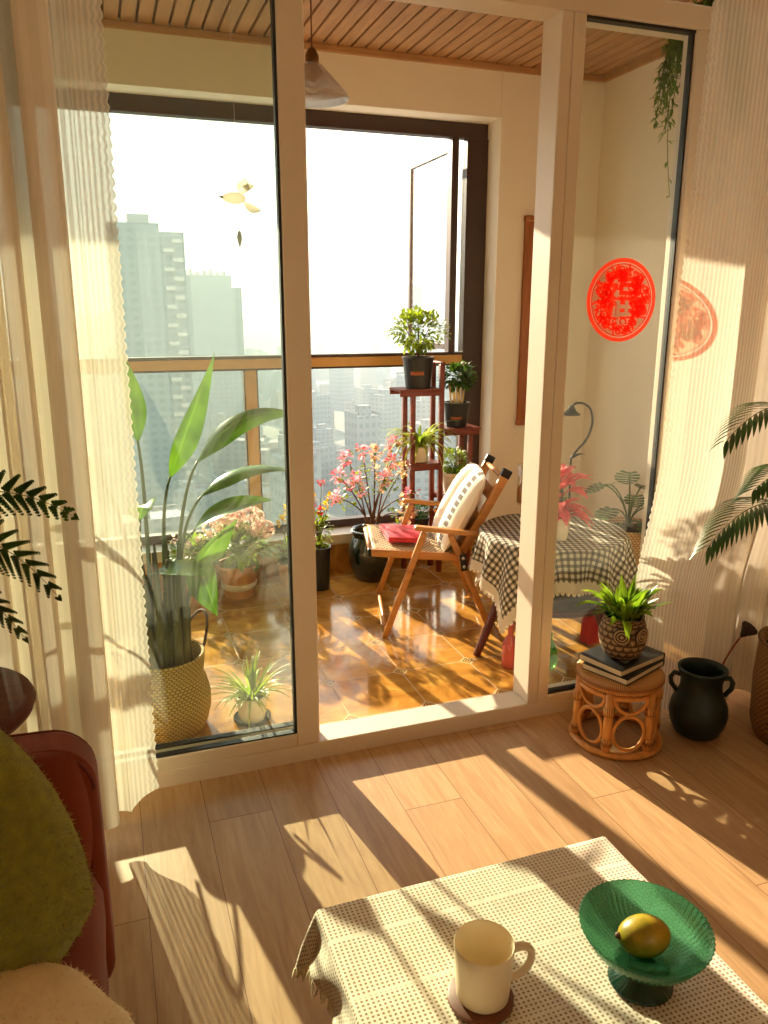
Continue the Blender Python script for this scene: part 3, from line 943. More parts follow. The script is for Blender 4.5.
def pot(t, r0, r1, h, mat, thick=0.006, lip=0.0, n=32, soil=True, name='pot', z0=0.0, bulge=0.0):
    pr = [(0, z0), (r0, z0)]
    for i in range(1, 9):
        q = i / 8
        pr.append((r0 + (r1 - r0) * q + bulge * sin(pi * q), z0 + h * q))
    if lip: pr[-1] = (r1, z0 + h - 0.012); pr += [(r1 + lip, z0 + h - 0.012), (r1 + lip, z0 + h)]
    pr += [(r1 - thick, z0 + h), (r1 - thick - 0.002, z0 + h - 0.03), (0, z0 + h - 0.03)]
    o = MB().lathe(pr, n).build(name, mat, t, angle=50)
    if soil:
        MB().lathe([(0, z0 + h - 0.018), (r1 - thick - 0.004, z0 + h - 0.020), (r1 - thick - 0.004, z0 + h - 0.030), (0, z0 + h - 0.030)], n).build('soil', M['soil'], t)
    return o

def frond(t, p0, d0, L, droop, leafL, leafW, n, mat, name='frond', taper=0.75, stem0=0.25, r=0.003, ang=60, ldroop=0.3, smat=None, sub=False, path=None):
    """pinnate leaf: an arching midrib with leaflets both sides"""
    mb = MB(); st_ = MB()
    N = n; pts = bez(*path, n)
    dirs = [(pts[min(i + 1, N)] - pts[max(i - 1, 0)]).normalized() for i in range(N + 1)]
    st_.tube(pts, [r * (1 - 0.8 * i / N) for i in range(N + 1)], 5)
    for i in range(int(N * stem0), N + 1):
        q = (i / N - stem0) / (1 - stem0)
        lsize = leafL * (min(1, 0.55 + q * 3) * (1 - q) ** 0.55 + 0.05) if sub else leafL * (0.30 + 0.70 * sin(pi * (0.18 + 0.74 * q)))
        d = dirs[i]; side = d.cross(V((0, 0, 1)))
        side = side.normalized() if side.length > 0.05 else V((1, 0, 0))
        a_ = radians(72) * (1 - 0.35 * q) if sub else radians(ang) * (1 - 0.55 * q)
        if sub: side = (side * 0.45 + d.cross(side) * -0.9).normalized()
        for sg in (-1, 1):
            dd = d * cos(a_) + side * sg * sin(a_) + V((0, 0, 0.0 if sub else 0.12))
            if sub:
                # lacy frond: each pinna is itself cut into small teeth
                m_ = max(3, int(lsize / 0.007)); pp = pts[i].copy(); d2 = dd.normalized()
                s2 = (d - d2 * d.dot(d2)).normalized()
                mb.leaf(pp, d2, lsize, leafW * 0.7, ldroop, 4, 0.1, side=s2)
                for k in range(m_):
                    kk = (k + 0.5) / m_
                    for s3 in (-1, 1):
                        mb.leaf(pp + d2 * lsize * kk + V((0, 0, -0.5 * ldroop * lsize * kk * kk)), d2 * 0.75 + s2 * s3, leafW * 1.25 * (1 - 0.7 * kk), leafW * 0.8, 0.2, 2, 0.0, side=d2)
            else:
                mb.leaf(pts[i], dd, lsize, leafW, ldroop, 4, 0.2)
    f = mb.build(name, mat, t)
    st_.build('midrib', smat or M['stalk'], f)
    return f

t = thing('potted_fern', 'dark feathery fern on the side table by the left curtain', 'plant', (-0.505, 1.775, 0.619))
pot(t, 0.05, 0.07, 0.26, M['terracotta'], lip=0.005)
for (path, pl_) in ((((0, 0, 0.24), (0.12, -0.02, 0.50), (0.28, -0.05, 0.52), (0.42, -0.06, 0.41)), 0.085),
                    (((0, 0, 0.24), (0.10, -0.03, 0.40), (0.25, -0.06, 0.46), (0.375, -0.10, 0.25)), 0.115),
                    (((0, 0, 0.24), (0.08, -0.08, 0.36), (0.22, -0.12, 0.36), (0.31, -0.16, 0.19)), 0.095),
                    (((0, 0, 0.24), (-0.10, 0.02, 0.48), (-0.25, 0.02, 0.44), (-0.36, 0.02, 0.28)), 0.08),
                    (((0, 0, 0.24), (-0.06, -0.10, 0.46), (-0.18, -0.24, 0.42), (-0.22, -0.34, 0.28)), 0.08),
                    (((0, 0, 0.24), (0.05, 0.03, 0.56), (0.14, 0.03, 0.60), (0.27, 0.02, 0.53)), 0.07)):
    frond(t, None, None, 0, 0, pl_ * 1.05, 0.0105, 20, M['fern'], r=0.0026, sub=True, ldroop=0.15, smat=M['brown_stem'], stem0=0.36, path=path)

# ------------------------------------------------------------------ coffee table with cloth, mug, bowl
M['table_wood'] = wood('coffee_table_wood', lin(70, 40, 24), 0.4, 'y')
CX, CY, CZ = 0.592, 0.68, 0.392
t = thing('coffee_table', 'low dark coffee table under the cream woven cloth', 'table', (CX, CY, 0))
MB().box(-0.298, 0.298, -0.478, 0.478, 0.36, CZ - 0.004).build('tabletop', M['table_wood'], t, bevel=0.006)
for sx in (-0.26, 0.26):
    for sy in (-0.44, 0.44):
        MB().box(sx - 0.02, sx + 0.02, sy - 0.02, sy + 0.02, 0, 0.36).build('leg', M['table_wood'], t, bevel=0.004)
M['waffle'] = mat_waffle()
M['fringe'] = pm('cream_fringe', lin(214, 196, 160), 0.95)
tc = thing('table_cloth', 'cream waffle-weave cloth with a fringe on the coffee table', 'tablecloth', (CX, CY, CZ))
hx, hy = 0.302, 0.482
ox, oyb = 0.115, 0.03       # overhang: sides, window end
def drape(u, v):
    a = -hx - ox + (2 * hx + ox + 0.06) * u; b = -hy - 0.1 + (2 * hy + 0.1 + 0.115) * v
    ex = max(0, abs(a) - hx); ey = max(0, abs(b) - hy)
    x = max(-hx, min(hx, a)); y = max(-hy, min(hy, b)); z = 0.0015
    rho = sqrt(ex * ex + ey * ey)
    if rho > 0:
        sx_ = (1 if a > 0 else -1) * (ex / rho); sy_ = (1 if b > 0 else -1) * (ey / rho)
        rr = 0.009
        if rho < rr * 1.57:
            th = rho / rr; out = rr * sin(th); dn = rr * (1 - cos(th))
        else:
            out = rr + 0.10 * (rho - rr * 1.57) + 0.010 * sin((a * 1.0 + b) * 42) * min(1, rho * 10); dn = rr + (rho - rr * 1.57)
        cnr = min(ex, ey) / max(rho, 1e-6)
        out += 0.25 * rho * cnr
        x += sx_ * out; y += sy_ * out; z -= dn
    z += 0.0009 * noise.noise(V((a * 18, b * 18, 0)))
    return V((x, y, z))
mb = MB(); mb.grid(drape, 150, 210, lambda u, v: (u * (2 * hx + ox + 0.06), v * (2 * hy + 0.215)))
mb.build('cloth', M['waffle'], tc)
fr_ = MB(); rf = random.Random(11)
for k in range(230):
    w = rf.uniform(0, 1.0)
    p = drape(0, 0.55 + 0.45 * w / 0.6) if w < 0.6 else drape((w - 0.6) / 0.4 * 0.35, 1)
    q = p + V((rf.uniform(-0.007, 0.005), rf.uniform(-0.006, 0.007), -rf.uniform(0.018, 0.032)))
    fr_.tube([p, (p + q) / 2 + V((rf.uniform(-0.004, 0.004), rf.uniform(-0.004, 0.004), 0)), q], [0.0014, 0.0012, 0.0006], 4)
fo_ = fr_.build('fringe', M['fringe'], tc); fo_['kind'] = 'stuff'

TZ = CZ + 0.0032
M['coaster'] = wood('coaster_wood', lin(112, 62, 38), 0.5, 'x')
co = MB().lathe([(0, 0), (0.050, 0), (0.052, 0.003), (0.052, 0.008), (0.050, 0.0095), (0, 0.0095)], 40).build('coaster', M['coaster'], loc=(0.478, 0.893, TZ), angle=40)
tag(co, 'round reddish wood coaster under the beige mug', 'coaster')
M['mug'] = pm('cream_ceramic', lin(232, 214, 180), 0.35, var=0.03, scale=6)
t = thing('mug', 'beige ceramic mug on a wooden coaster', 'mug', (0.481, 0.893, TZ + 0.0098), radians(-12))
MB().lathe([(0, 0), (0.038, 0), (0.0415, 0.004), (0.0435, 0.03), (0.0458, 0.07), (0.0472, 0.096), (0.0462, 0.098), (0.0448, 0.096), (0.043, 0.06), (0.041, 0.02), (0.036, 0.009), (0, 0.008)], 48).build('body', M['mug'], t, angle=60)
hpts = bez((0.044, 0, 0.080), (0.066, 0, 0.090), (0.082, 0, 0.078), (0.076, 0, 0.055), 12) + bez((0.076, 0, 0.055), (0.072, 0, 0.038), (0.058, 0, 0.030), (0.0415, 0, 0.026), 10)[1:]
MB().tube(hpts, [0.0072 - 0.0012 * sin(pi * i / (len(hpts) - 1)) for i in range(len(hpts))], 12).build('handle', M['mug'], t)

n = NT('green_glass'); b = n.b
b.inputs['Base Color'].default_value = (0.07, 0.34, 0.20, 1); b.inputs['Roughness'].default_value = 0.02
b.inputs['Transmission Weight'].default_value = 0.8; b.inputs['IOR'].default_value = 1.45
tr2 = n.n('ShaderNodeBsdfTransparent'); tr2.inputs[0].default_value = (0.40, 0.72, 0.54, 1)
mx = n.n('ShaderNodeMixShader'); mx.inputs[0].default_value = 0.48
n.l(b.outputs[0], mx.inputs[1]); n.l(tr2.outputs[0], mx.inputs[2]); n.l(mx.outputs[0], n.out.inputs[0])
M['green_glass'] = n.m
t = thing('pedestal_bowl', 'ribbed green glass pedestal bowl on the coffee table', 'bowl', (0.738, 0.838, TZ))
t.scale = (0.985, 0.985, 0.90)
rib = lambda a, z, i: 1.0 + (0.010 * cos(a * 60) if 2 < i < 14 else 0)
bw = [(0.022, 0.045), (0.026, 0.05), (0.045, 0.054), (0.068, 0.066), (0.086, 0.085), (0.097, 0.105), (0.104, 0.118), (0.1045, 0.121), (0.1025, 0.121), (0.095, 0.107), (0.083, 0.089), (0.066, 0.071), (0.044, 0.060), (0.02, 0.057), (0, 0.057)]
MB().lathe([(0, 0.045)] + bw, 240, mod=rib).build('dish', M['green_glass'], t)
MB().lathe([(0, 0), (0.050, 0), (0.052, 0.003), (0.051, 0.007), (0.036, 0.016), (0.025, 0.030), (0.022, 0.0448), (0, 0.0448)], 120, mod=lambda a, z, i: 1 + 0.012 * cos(a * 40) * (1 < i < 7)).build('foot', pm('dark_green_glass', lin(14, 48, 34), 0.08, var=0.1), t)
n = NT('mango_skin'); f = n.noise(n.obj(), 22.0, 4.0)
n.l(n.ramp(f, [(0.3, lin(112, 112, 24)), (0.52, lin(180, 148, 30)), (0.75, lin(218, 176, 50))]), n.b.inputs['Base Color']); n.b.inputs['Roughness'].default_value = 0.35
M['mango'] = n.m
t = thing('mango', 'yellow green mango lying in the green glass bowl', 'fruit', (0.738, 0.842, TZ + 0.0845), radians(-16))
MB().blob((0, 0, 0), 0.042, 0.032, 0.031, 32, 20, lambda d: 1 + 0.06 * d.x * d.z + 0.05 * d.x).build('body', M['mango'], t)
MB().tube([(-0.038, 0, 0.002), (-0.044, 0.001, 0.004)], [0.006, 0.004], 8).build('stem_end', M['brown_stem'], t)

# ------------------------------------------------------------------ rattan stool, books, owl planter
M['rattan'] = wood('rattan_cane', lin(212, 146, 72), 0.4, 'z', 1.0, 0.2)
M['rattan_wrap'] = mat_weave('rattan_wrap', lin(136, 80, 30), lin(222, 160, 84), 0.006, 0.05, 0.5)
M['rattan_top'] = mat_weave('rattan_top', lin(150, 90, 36), lin(214, 148, 74), 0.01, 0.01, 0.5)
SXc, SYc, SH, SR = 1.580, 2.040, 0.262, 0.146
t = thing('rattan_stool', 'low round rattan stool carrying two black books', 'stool', (SXc, SYc, 0), radians(-18))
MB().lathe([(0, SH - 0.03), (SR - 0.02, SH - 0.034), (SR - 0.004, SH - 0.03), (SR + 0.002, SH - 0.018), (SR, SH - 0.006), (SR - 0.012, SH), (0, SH + 0.001)], 64, mod=lambda a, z, i: 1 + 0.006 * cos(a * 90) * (1 < i < 5)).build('seat', M['rattan_wrap'], t)
MB().tube(arc((0, 0, 0.013), SR, 0, 2 * pi * 63 / 64, 63, 'xy'), 0.012, 10, closed=True).build('base_ring', M['rattan'], t)
MB().tube(arc((0, 0, SH - 0.045), SR - 0.012, 0, 2 * pi * 63 / 64, 63, 'xy'), 0.009, 8, closed=True).build('upper_ring', M['rattan'], t)
for k in range(6):
    a = 2 * pi * k / 6
    lg = MB().tube([((SR - 0.006) * cos(a), (SR - 0.006) * sin(a), 0.012), ((SR - 0.012) * cos(a), (SR - 0.012) * sin(a), SH - 0.03)], 0.015, 12).build('leg', M['rattan'], t)
    for zz in (0.05, 0.165):
        MB().tube([((SR - 0.008) * cos(a), (SR - 0.008) * sin(a), zz - 0.012), ((SR - 0.008) * cos(a), (SR - 0.008) * sin(a), zz + 0.018)], 0.0185, 12).build('binding', M['rattan_wrap'], lg)
    # bent cane hoops between the legs
    am = a + pi / 6
    c0 = V(((SR - 0.02) * cos(am), (SR - 0.02) * sin(am), 0)); sd_ = V((-sin(am), cos(am), 0))
    hoop = [c0 + sd_ * (0.052 * cos(q)) + V((0, 0, 0.088 + 0.062 * sin(q))) for q in [2 * pi * i / 28 for i in range(28)]]
    MB().tube(hoop, 0.0065, 8, closed=True).build('hoop', M['rattan'], t)
    up = [c0 + sd_ * (0.056 * cos(q)) + V((0, 0, 0.222 + 0.062 * sin(q))) for q in [pi + pi * i / 16 for i in range(17)]]
    MB().tube(up, 0.006, 8).build('arch', M['rattan'], t)

M['black_cover'] = pm('black_book_cover', lin(26, 26, 28), 0.42, var=0.1)
M['pages'] = pm('cream_pages', lin(222, 206, 172), 0.9, var=0.06, scale=8, stretch=(1, 1, 120))
M['grey_print'] = pm('grey_print', lin(150, 150, 148), 0.6)
def book(label, loc, rz, w, d, h, cover, emblem=False, group=None):
    t = thing('book', label, 'book', loc, rz, group)
    MB().box(-w / 2 + 0.002, w / 2 - 0.004, -d / 2 + 0.004, d / 2 - 0.004, 0.0022, h - 0.0022).build('page_block', M['pages'], t, smooth=False)
    c = MB().box(-w / 2, w / 2, -d / 2, d / 2, 0, 0.002).box(-w / 2, w / 2, -d / 2, d / 2, h - 0.002, h).box(w / 2 - 0.0035, w / 2, -d / 2, d / 2, 0.002, h - 0.002)
    c.build('cover', cover, t, bevel=0.0008)
    if emblem:
        e = MB(); z0, z1 = h, h + 0.0004; x0, y0 = -0.058, -0.058
        for i in range(4): e.box(x0 + 0.0, x0 + 0.026, y0 + i * 0.0075, y0 + i * 0.0075 + 0.0025, z0, z1)
        for i in range(3): e.box(x0 + i * 0.012, x0 + i * 0.012 + 0.0022, y0, y0 + 0.025, z0, z1 + 0.0001)
        e.build('emblem', M['grey_print'], t, smooth=False)
    return t
bz = SH + 0.0025
book('lower black book on the rattan stool, its pale pages showing', (1.596, 2.045, bz), radians(22), 0.235, 0.175, 0.021, M['black_cover'])
book('upper black book with a small grey emblem under the owl planter', (1.600, 2.062, bz + 0.0215), radians(17), 0.240, 0.178, 0.022, M['black_cover'], True)

M['owl'] = NT('owl_clay'); n = M['owl']
u, v, _ = n.sep(n.uv())
row = n.math('FLOOR', n.math('MULTIPLY', v, 15.0)); sh_ = n.math('MULTIPLY', n.math('MODULO', row, 2.0), 0.5)
fx = n.math('SUBTRACT', n.math('FRACT', n.math('ADD', n.math('MULTIPLY', u, 18.0), sh_)), 0.5); fy = n.math('FRACT', n.math('MULTIPLY', v, 15.0))
rr_ = n.math('SQRT', n.math('ADD', n.math('POWER', n.math('MULTIPLY', fx, 1.0), 2.0), n.math('POWER', n.math('MULTIPLY', n.math('SUBTRACT', fy, 0.9), 0.75), 2.0)))
sc1 = n.math('MULTIPLY', n.math('GREATER_THAN', rr_, 0.42), 1.0)
col = n.mix(sc1, lin(168, 140, 104), lin(66, 46, 34))
col = n.mix(n.math('MULTIPLY', n.noise(n.obj(), 40.0), 0.4), col, lin(120, 92, 66))
n.l(col, n.b.inputs['Base Color']); n.b.inputs['Roughness'].default_value = 0.7
n.bump(n.math('SUBTRACT', 1.0, sc1), 0.6, 0.003); M['owl'] = n.m
M['owl_pale'] = pm('owl_pale', lin(176, 148, 110), 0.65); M['owl_dark'] = pm('owl_dark', lin(52, 36, 28), 0.6)
OZ = bz + 0.0215 + 0.0225
t = thing('owl_planter', 'carved owl-shaped clay planter with a leafy fern on the books', 'plant', (1.588, 2.052, OZ), radians(-104))
t.scale = (1.13, 1.13, 1.10)
opr = [(0, 0), (0.042, 0), (0.052, 0.008), (0.066, 0.035), (0.071, 0.062), (0.070, 0.088), (0.063, 0.112), (0.058, 0.125), (0.060, 0.132), (0.053, 0.132), (0.050, 0.105), (0, 0.105)]
MB().lathe(opr, 48).build('pot', M['owl'], t, angle=60)
MB().lathe([(0, 0.106), (0.051, 0.106), (0.051, 0.118), (0, 0.119)], 32).build('soil', M['soil'], t)
for sg in (-1, 1):
    a0 = radians(25) * sg
    c0 = V((0.0690 * cos(a0), 0.0690 * sin(a0), 0.088)); Mx = Matrix.Rotation(a0, 4, 'Z') @ Matrix.Rotation(pi / 2, 4, 'Y')
    ey = MB(); ey.lathe([(0, 0.0), (0.026, -0.002), (0.027, 0.0025), (0.024, 0.004), (0, 0.004)], 28, c0, M=Mx)
    e_o = ey.build('eye', M['owl_dark'], t)
    for r_ in (0.021, 0.0125):
        MB().tube([c0 + (Mx @ V((r_ * cos(q), r_ * sin(q), 0.0045))) for q in [2 * pi * i / 24 for i in range(24)]], 0.0024, 6, closed=True).build('eye_ring', M['owl_pale'], e_o)
    MB().blob(c0 + (Mx @ V((0, 0, 0.004))), 0.006, 0.006, 0.006, 12, 8).build('pupil', M['owl_pale'], e_o)
MB().add([(0.070, -0.008, 0.078), (0.070, 0.008, 0.078), (0.072, 0, 0.058), (0.084, 0, 0.072)], [(0, 1, 3), (1, 2, 3), (2, 0, 3), (0, 2, 1)]).build('beak', M['owl_pale'], t, smooth=False)
M['owl_leaf'] = leafm('bright_fern_leaf', lin(74, 116, 26), lin(172, 196, 64), 0.5, 0.35)
ro = random.Random(21); fo_ = MB()
for k in range(96):
    a = ro.uniform(0, 2 * pi); el = ro.uniform(0.5, 5.0)
    r_ = ro.uniform(0.005, 0.04)
    fo_.leaf((r_ * cos(a), r_ * sin(a), 0.115), (cos(a), sin(a), el), ro.uniform(0.06, 0.145), ro.uniform(0.016, 0.027), ro.uniform(0.6, 2.2), 6, 0.3, twist=ro.uniform(-1.2, 1.2))
fo_.build('foliage', M['owl_leaf'], t)

# ------------------------------------------------------------------ green jar with a dried pod, palm at the right edge
M['jar'] = pm('dark_green_glaze', lin(16, 36, 32), 0.4, var=0.2, scale=8, bump=0.05)
t = thing('two_handled_jar', 'dark green two-handled jar standing by the right curtain', 'jar', (1.872, 1.972, 0), radians(-35))
t.scale = (0.93, 0.93, 0.98)
MB().lathe([(0, 0), (0.066, 0), (0.082, 0.012), (0.100, 0.05), (0.106, 0.085), (0.101, 0.12), (0.086, 0.152), (0.076, 0.175), (0.074, 0.205), (0.080, 0.232), (0.088, 0.248), (0.089, 0.256), (0.082, 0.258), (0.074, 0.24), (0.068, 0.2), (0.07, 0.16), (0.07, 0.05), (0, 0.04)], 48).build('body', M['jar'], t)
for sg in (-1, 1):
    MB().tube([(sg * 0.075, 0, 0.222), (sg * 0.098, 0, 0.226), (sg * 0.109, 0, 0.208), (sg * 0.106, 0, 0.186), (sg * 0.084, 0, 0.158)], 0.009, 10).build('handle', M['jar'], t)
t = thing('dried_lotus_pod', 'dark dried lotus pod on a reddish stem leaning in the green jar', 'dried flower', (1.885, 1.972, 0.06))
pts = bez((0.0, 0, 0), (0.045, 0.0, 0.13), (0.075, 0.0, 0.22), (0.140, 0.0, 0.285), 12)
MB().tube(pts, 0.0035, 8).build('stem', pm('red_brown_stem', lin(132, 62, 34), 0.6), t)
Mp = Matrix.Rotation(radians(52), 4, 'Y')
MB().lathe([(0, -0.005), (0.006, 0.0), (0.014, 0.016), (0.026, 0.034), (0.031, 0.042), (0.029, 0.048), (0.0, 0.050)], 24, pts[-1], M=Mp).build('pod', pm('dry_pod', lin(52, 34, 28), 0.8, bump=0.3, bscale=90), t)

M['wicker_brown'] = mat_weave('brown_wicker', lin(92, 58, 26), lin(176, 126, 66), 0.014, 0.010)
t = thing('potted_palm', 'palm in a brown woven basket at the right edge', 'plant', (2.215, 1.82, 0))
MB().lathe([(0, 0), (0.17, 0), (0.185, 0.05), (0.19, 0.2), (0.185, 0.335), (0.190, 0.35), (0.175, 0.352), (0.17, 0.3), (0, 0.29)], 48).build('basket', M['wicker_brown'], t)
MB().lathe([(0, 0.295), (0.172, 0.292), (0.172, 0.308), (0, 0.312)], 32).build('soil', M['soil'], t)
for k in range(3):
    MB().tube([(0.03 * k - 0.03, 0.02 * (k % 2), 0.30), (0.03 * k - 0.03, 0.02 * (k % 2), 0.62)], [0.012, 0.006], 8).build('stem', M['stalk'], t)
for (path, pl_) in ((((0, 0, 0.5), (-0.05, -0.02, 0.95), (-0.28, -0.06, 1.36), (-0.585, -0.10, 1.10)), 0.16),
                    (((0, 0, 0.5), (-0.08, -0.05, 0.90), (-0.28, -0.12, 1.10), (-0.535, -0.17, 0.97)), 0.15),
                    (((0, 0, 0.5), (-0.08, 0.02, 0.78), (-0.30, -0.02, 1.02), (-0.560, -0.05, 0.775)), 0.16),
                    (((0, 0, 0.5), (0.05, -0.02, 0.95), (0.10, -0.1, 1.45), (0.35, -0.25, 1.25)), 0.17),
                    (((0, 0, 0.5), (0.12, -0.05, 0.85), (0.35, -0.1, 1.10), (0.60, -0.2, 0.75)), 0.17),
                    (((0, 0, 0.5), (0.02, -0.12, 0.95), (0.0, -0.4, 1.30), (0.05, -0.65, 0.95)), 0.17)):
    frond(t, None, None, 0, 0, pl_, 0.0135, 42, M['palm'], r=0.005, ang=64, ldroop=0.9, stem0=0.34, path=path)

# ------------------------------------------------------------------ balcony: folding chair with cushion and notebook
M['chair_wood'] = wood('honey_chair_wood', lin(192, 130, 64), 0.4, 'x')
M['black_metal'] = pm('black_metal', lin(30, 27, 25), 0.45, metal=0.4, var=0.05)
M['seat_weave'] = mat_weave('rattan_seat', lin(64, 42, 24), lin(222, 190, 136), 0.022, 0.018, 0.6, uv=True)
CHW = 0.515
t = thing('folding_chair', 'wooden folding armchair with woven rattan seat on the balcony', 'chair', (1.108, 3.128, 0), radians(-15))
for y in (0.0, CHW):
    MB().bar((0.004, y, 0.0), (0.180, y, 0.497), 0.021, 0.028).build('leg', M['chair_wood'], t, bevel=0.004)
    yo = 0.027 if y == 0 else -0.027
    lg = MB().bar((0.300, y + yo, 0.480), (0.500, y + yo, 0.0), 0.021, 0.028).build('leg', M['chair_wood'], t, bevel=0.004)
    yi = 0.052 if y == 0 else CHW - 0.052
    MB().bar((-0.062, yi, 0.392), (0.372, yi, 0.356), 0.024, 0.034).build('seat_rail', M['chair_wood'], t, bevel=0.004)
    MB().box(-0.070, -0.055, yi - 0.016, yi + 0.016, 0.374, 0.410).build('end_cap', M['black_metal'], t, bevel=0.004)
    MB().bar((0.135, y, 0.518), (0.432, y, 0.480), 0.046, 0.019).build('armrest', M['chair_wood'], t, bevel=0.007)
    yb = 0.080 if y == 0 else CHW - 0.080
    bp_ = MB().bar((0.335, yb, 0.315), (0.556, yb, 0.735), 0.024, 0.040).build('back_post', M['chair_wood'], t, bevel=0.004)
    MB().bar((0.548, yb, 0.722), (0.566, yb, 0.756), 0.030, 0.044).build('end_cap', M['black_metal'], bp_, bevel=0.004)
    ys = -0.016 if y == 0 else CHW + 0.016
    hg = MB().bar((0.352, ys, 0.395), (0.362, ys, 0.315), 0.006, 0.03)
    hg.build('hinge_plate', M['black_metal'], t, bevel=0.002)
    for zz, xx in ((0.375, 0.3545), (0.335, 0.3595)):
        MB().blob((xx, ys + (-0.004 if y == 0 else 0.004), zz), 0.008, 0.004, 0.008, 10, 6).build('rivet', pm('steel', lin(180, 176, 168), 0.3, metal=0.9), t)
MB().tube([(-0.055, 0.05, 0.392), (-0.055, CHW - 0.05, 0.392)], 0.014, 10).build('front_bar', M['chair_wood'], t)
MB().tube([(0.012, 0.0, 0.022), (0.012, CHW, 0.022)], 0.009, 8).build('stretcher', M['chair_wood'], t)
MB().tube([(0.488, 0.03, 0.03), (0.488, CHW - 0.03, 0.03)], 0.009, 8).build('stretcher', M['chair_wood'], t)
MB().tube([(0.352, 0.0, 0.358), (0.352, CHW, 0.358)], 0.008, 8).build('hinge_rod', M['black_metal'], t)
sp = MB(); sp.grid(lambda u, v: V((-0.048 + 0.405 * u, 0.062 + (CHW - 0.124) * v, 0.404 - 0.034 * u - 0.010 * sin(pi * u) * sin(pi * v))), 24, 24, lambda u, v: (0.4 * u, 0.39 * v))
sp.build('seat', M['seat_weave'], t, solid=0.006)
bd = V((0.221, 0, 0.42)).normalized(); b0 = V((0.335, 0, 0.315))
def bk(s, y, off): return b0 + bd * s + V((0.0, y, 0)) + V((bd.z, 0, -bd.x)) * off
MB().bar(bk(0.07, CHW / 2, 0.004), bk(0.25, CHW / 2, 0.004), CHW - 0.185, 0.012).build('back_panel', M['chair_wood'], t, bevel=0.004)
MB().bar(bk(0.33, CHW / 2, 0.004), bk(0.39, CHW / 2, 0.004), CHW - 0.185, 0.012).build('back_slat', M['chair_wood'], t, bevel=0.004)
MB().tube([bk(0.455, 0.08, 0), bk(0.455, CHW - 0.08, 0)], 0.011, 8).build('top_bar', M['chair_wood'], t)

n = NT('dash_check_cushion'); u, v, _ = n.sep(n.uv())
au = n.math('ABSOLUTE', u)
b1 = n.math('LESS_THAN', n.math('ABSOLUTE', n.math('SUBTRACT', au, 0.135)), 0.021)
b2 = n.math('LESS_THAN', n.math('ABSOLUTE', n.math('SUBTRACT', au, 0.078)), 0.012)
fv = n.fract(v, 0.036)
dsh = n.math('GREATER_THAN', fv, 0.3)
k1 = n.math('MULTIPLY', n.math('MAXIMUM', b1, n.math('MULTIPLY', b2, 0.35)), dsh)
n.l(n.mix(k1, lin(240, 230, 210), lin(108, 98, 88)), n.b.inputs['Base Color']); n.b.inputs['Roughness'].default_value = 0.9
n.bump(n.noise(n.obj(), 160.0), 0.2, 0.002)
M['dash'] = n.m
cu_ = pillow(MB(), 0.41, 0.42, 0.115, nu=44, nv=40, seed=9, crease=lambda a, b: 1 - 0.55 * exp(-(a / 0.16) ** 2)).build('cushion', M['dash'])
ca = radians(-15)
tr_back = atan2(0.221, 0.42)
cu_.matrix_world = Matrix.Translation((1.108, 3.128, 0)) @ rotz(ca) @ Matrix.Translation((0.372, CHW / 2, 0.552)) @ Matrix.Rotation(tr_back, 4, 'Y') @ Matrix.Rotation(pi / 2, 4, 'Z')
tag(cu_, 'white cushion with rows of grey dashes against the folding chair back', 'cushion')
M['pink_cover'] = pm('pink_cover', lin(222, 62, 78), 0.5, var=0.08)
t = thing('notebook', 'pinkish red notebook lying on the folding chair seat', 'book', (1.282, 3.362, 0.4026), radians(-12))
MB().box(-0.088, 0.080, -0.115, 0.115, 0.003, 0.021).build('page_block', M['pink_cover'], t, smooth=False)
MB().box(-0.09, 0.085, -0.12, 0.12, 0, 0.003).box(-0.09, 0.085, -0.12, 0.12, 0.021, 0.024).box(0.081, 0.085, -0.12, 0.12, 0.003, 0.021).build('cover', M['pink_cover'], t, bevel=0.001)
for o in (t,):
    o.rotation_euler = (0, radians(4.8), ca + radians(6))

# ------------------------------------------------------------------ balcony: round table under a checked cloth
M['red_wood'] = wood('red_brown_wood', lin(94, 30, 22), 0.3, 'z')
TX, TY, TH, TR = 1.800, 2.860, 0.515, 0.300
t = thing('round_table', 'small round table with splayed red-brown legs under the checked cloth', 'table', (TX, TY, 0))
MB().lathe([(0, TH - 0.03), (TR - 0.01, TH - 0.03), (TR, TH - 0.02), (TR, TH - 0.008), (TR - 0.008, TH - 0.002), (0, TH - 0.002)], 56).build('tabletop', M['red_wood'], t)
la = [radians(a) for a in (188, 22, 100, 285)]
for a in la:
    c, s_ = cos(a), sin(a)
    MB().tube(bez((0.16 * c, 0.16 * s_, TH - 0.03), (0.22 * c, 0.22 * s_, 0.36), (0.29 * c, 0.29 * s_, 0.20), (0.385 * c, 0.385 * s_, 0.0), 12), [0.022] * 4 + [0.021] * 4 + [0.018] * 3 + [0.017, 0.016], 10).build('leg', M['red_wood'], t)
MB().tube(arc((0, 0, 0.225), 0.268, 0, 2 * pi * 47 / 48, 47, 'xy'), 0.016, 8, closed=True).build('stretcher_ring', M['red_wood'], t)
MB().lathe([(0, 0.215), (0.25, 0.215), (0.25, 0.230), (0, 0.230)], 40).build('lower_shelf', M['dark_wood'], t)
M['gingham'] = mat_gingham()
tc = thing('checked_cloth', 'cream and dark checked square cloth with pale border over the round table', 'tablecloth', (TX, TY, TH), radians(75))
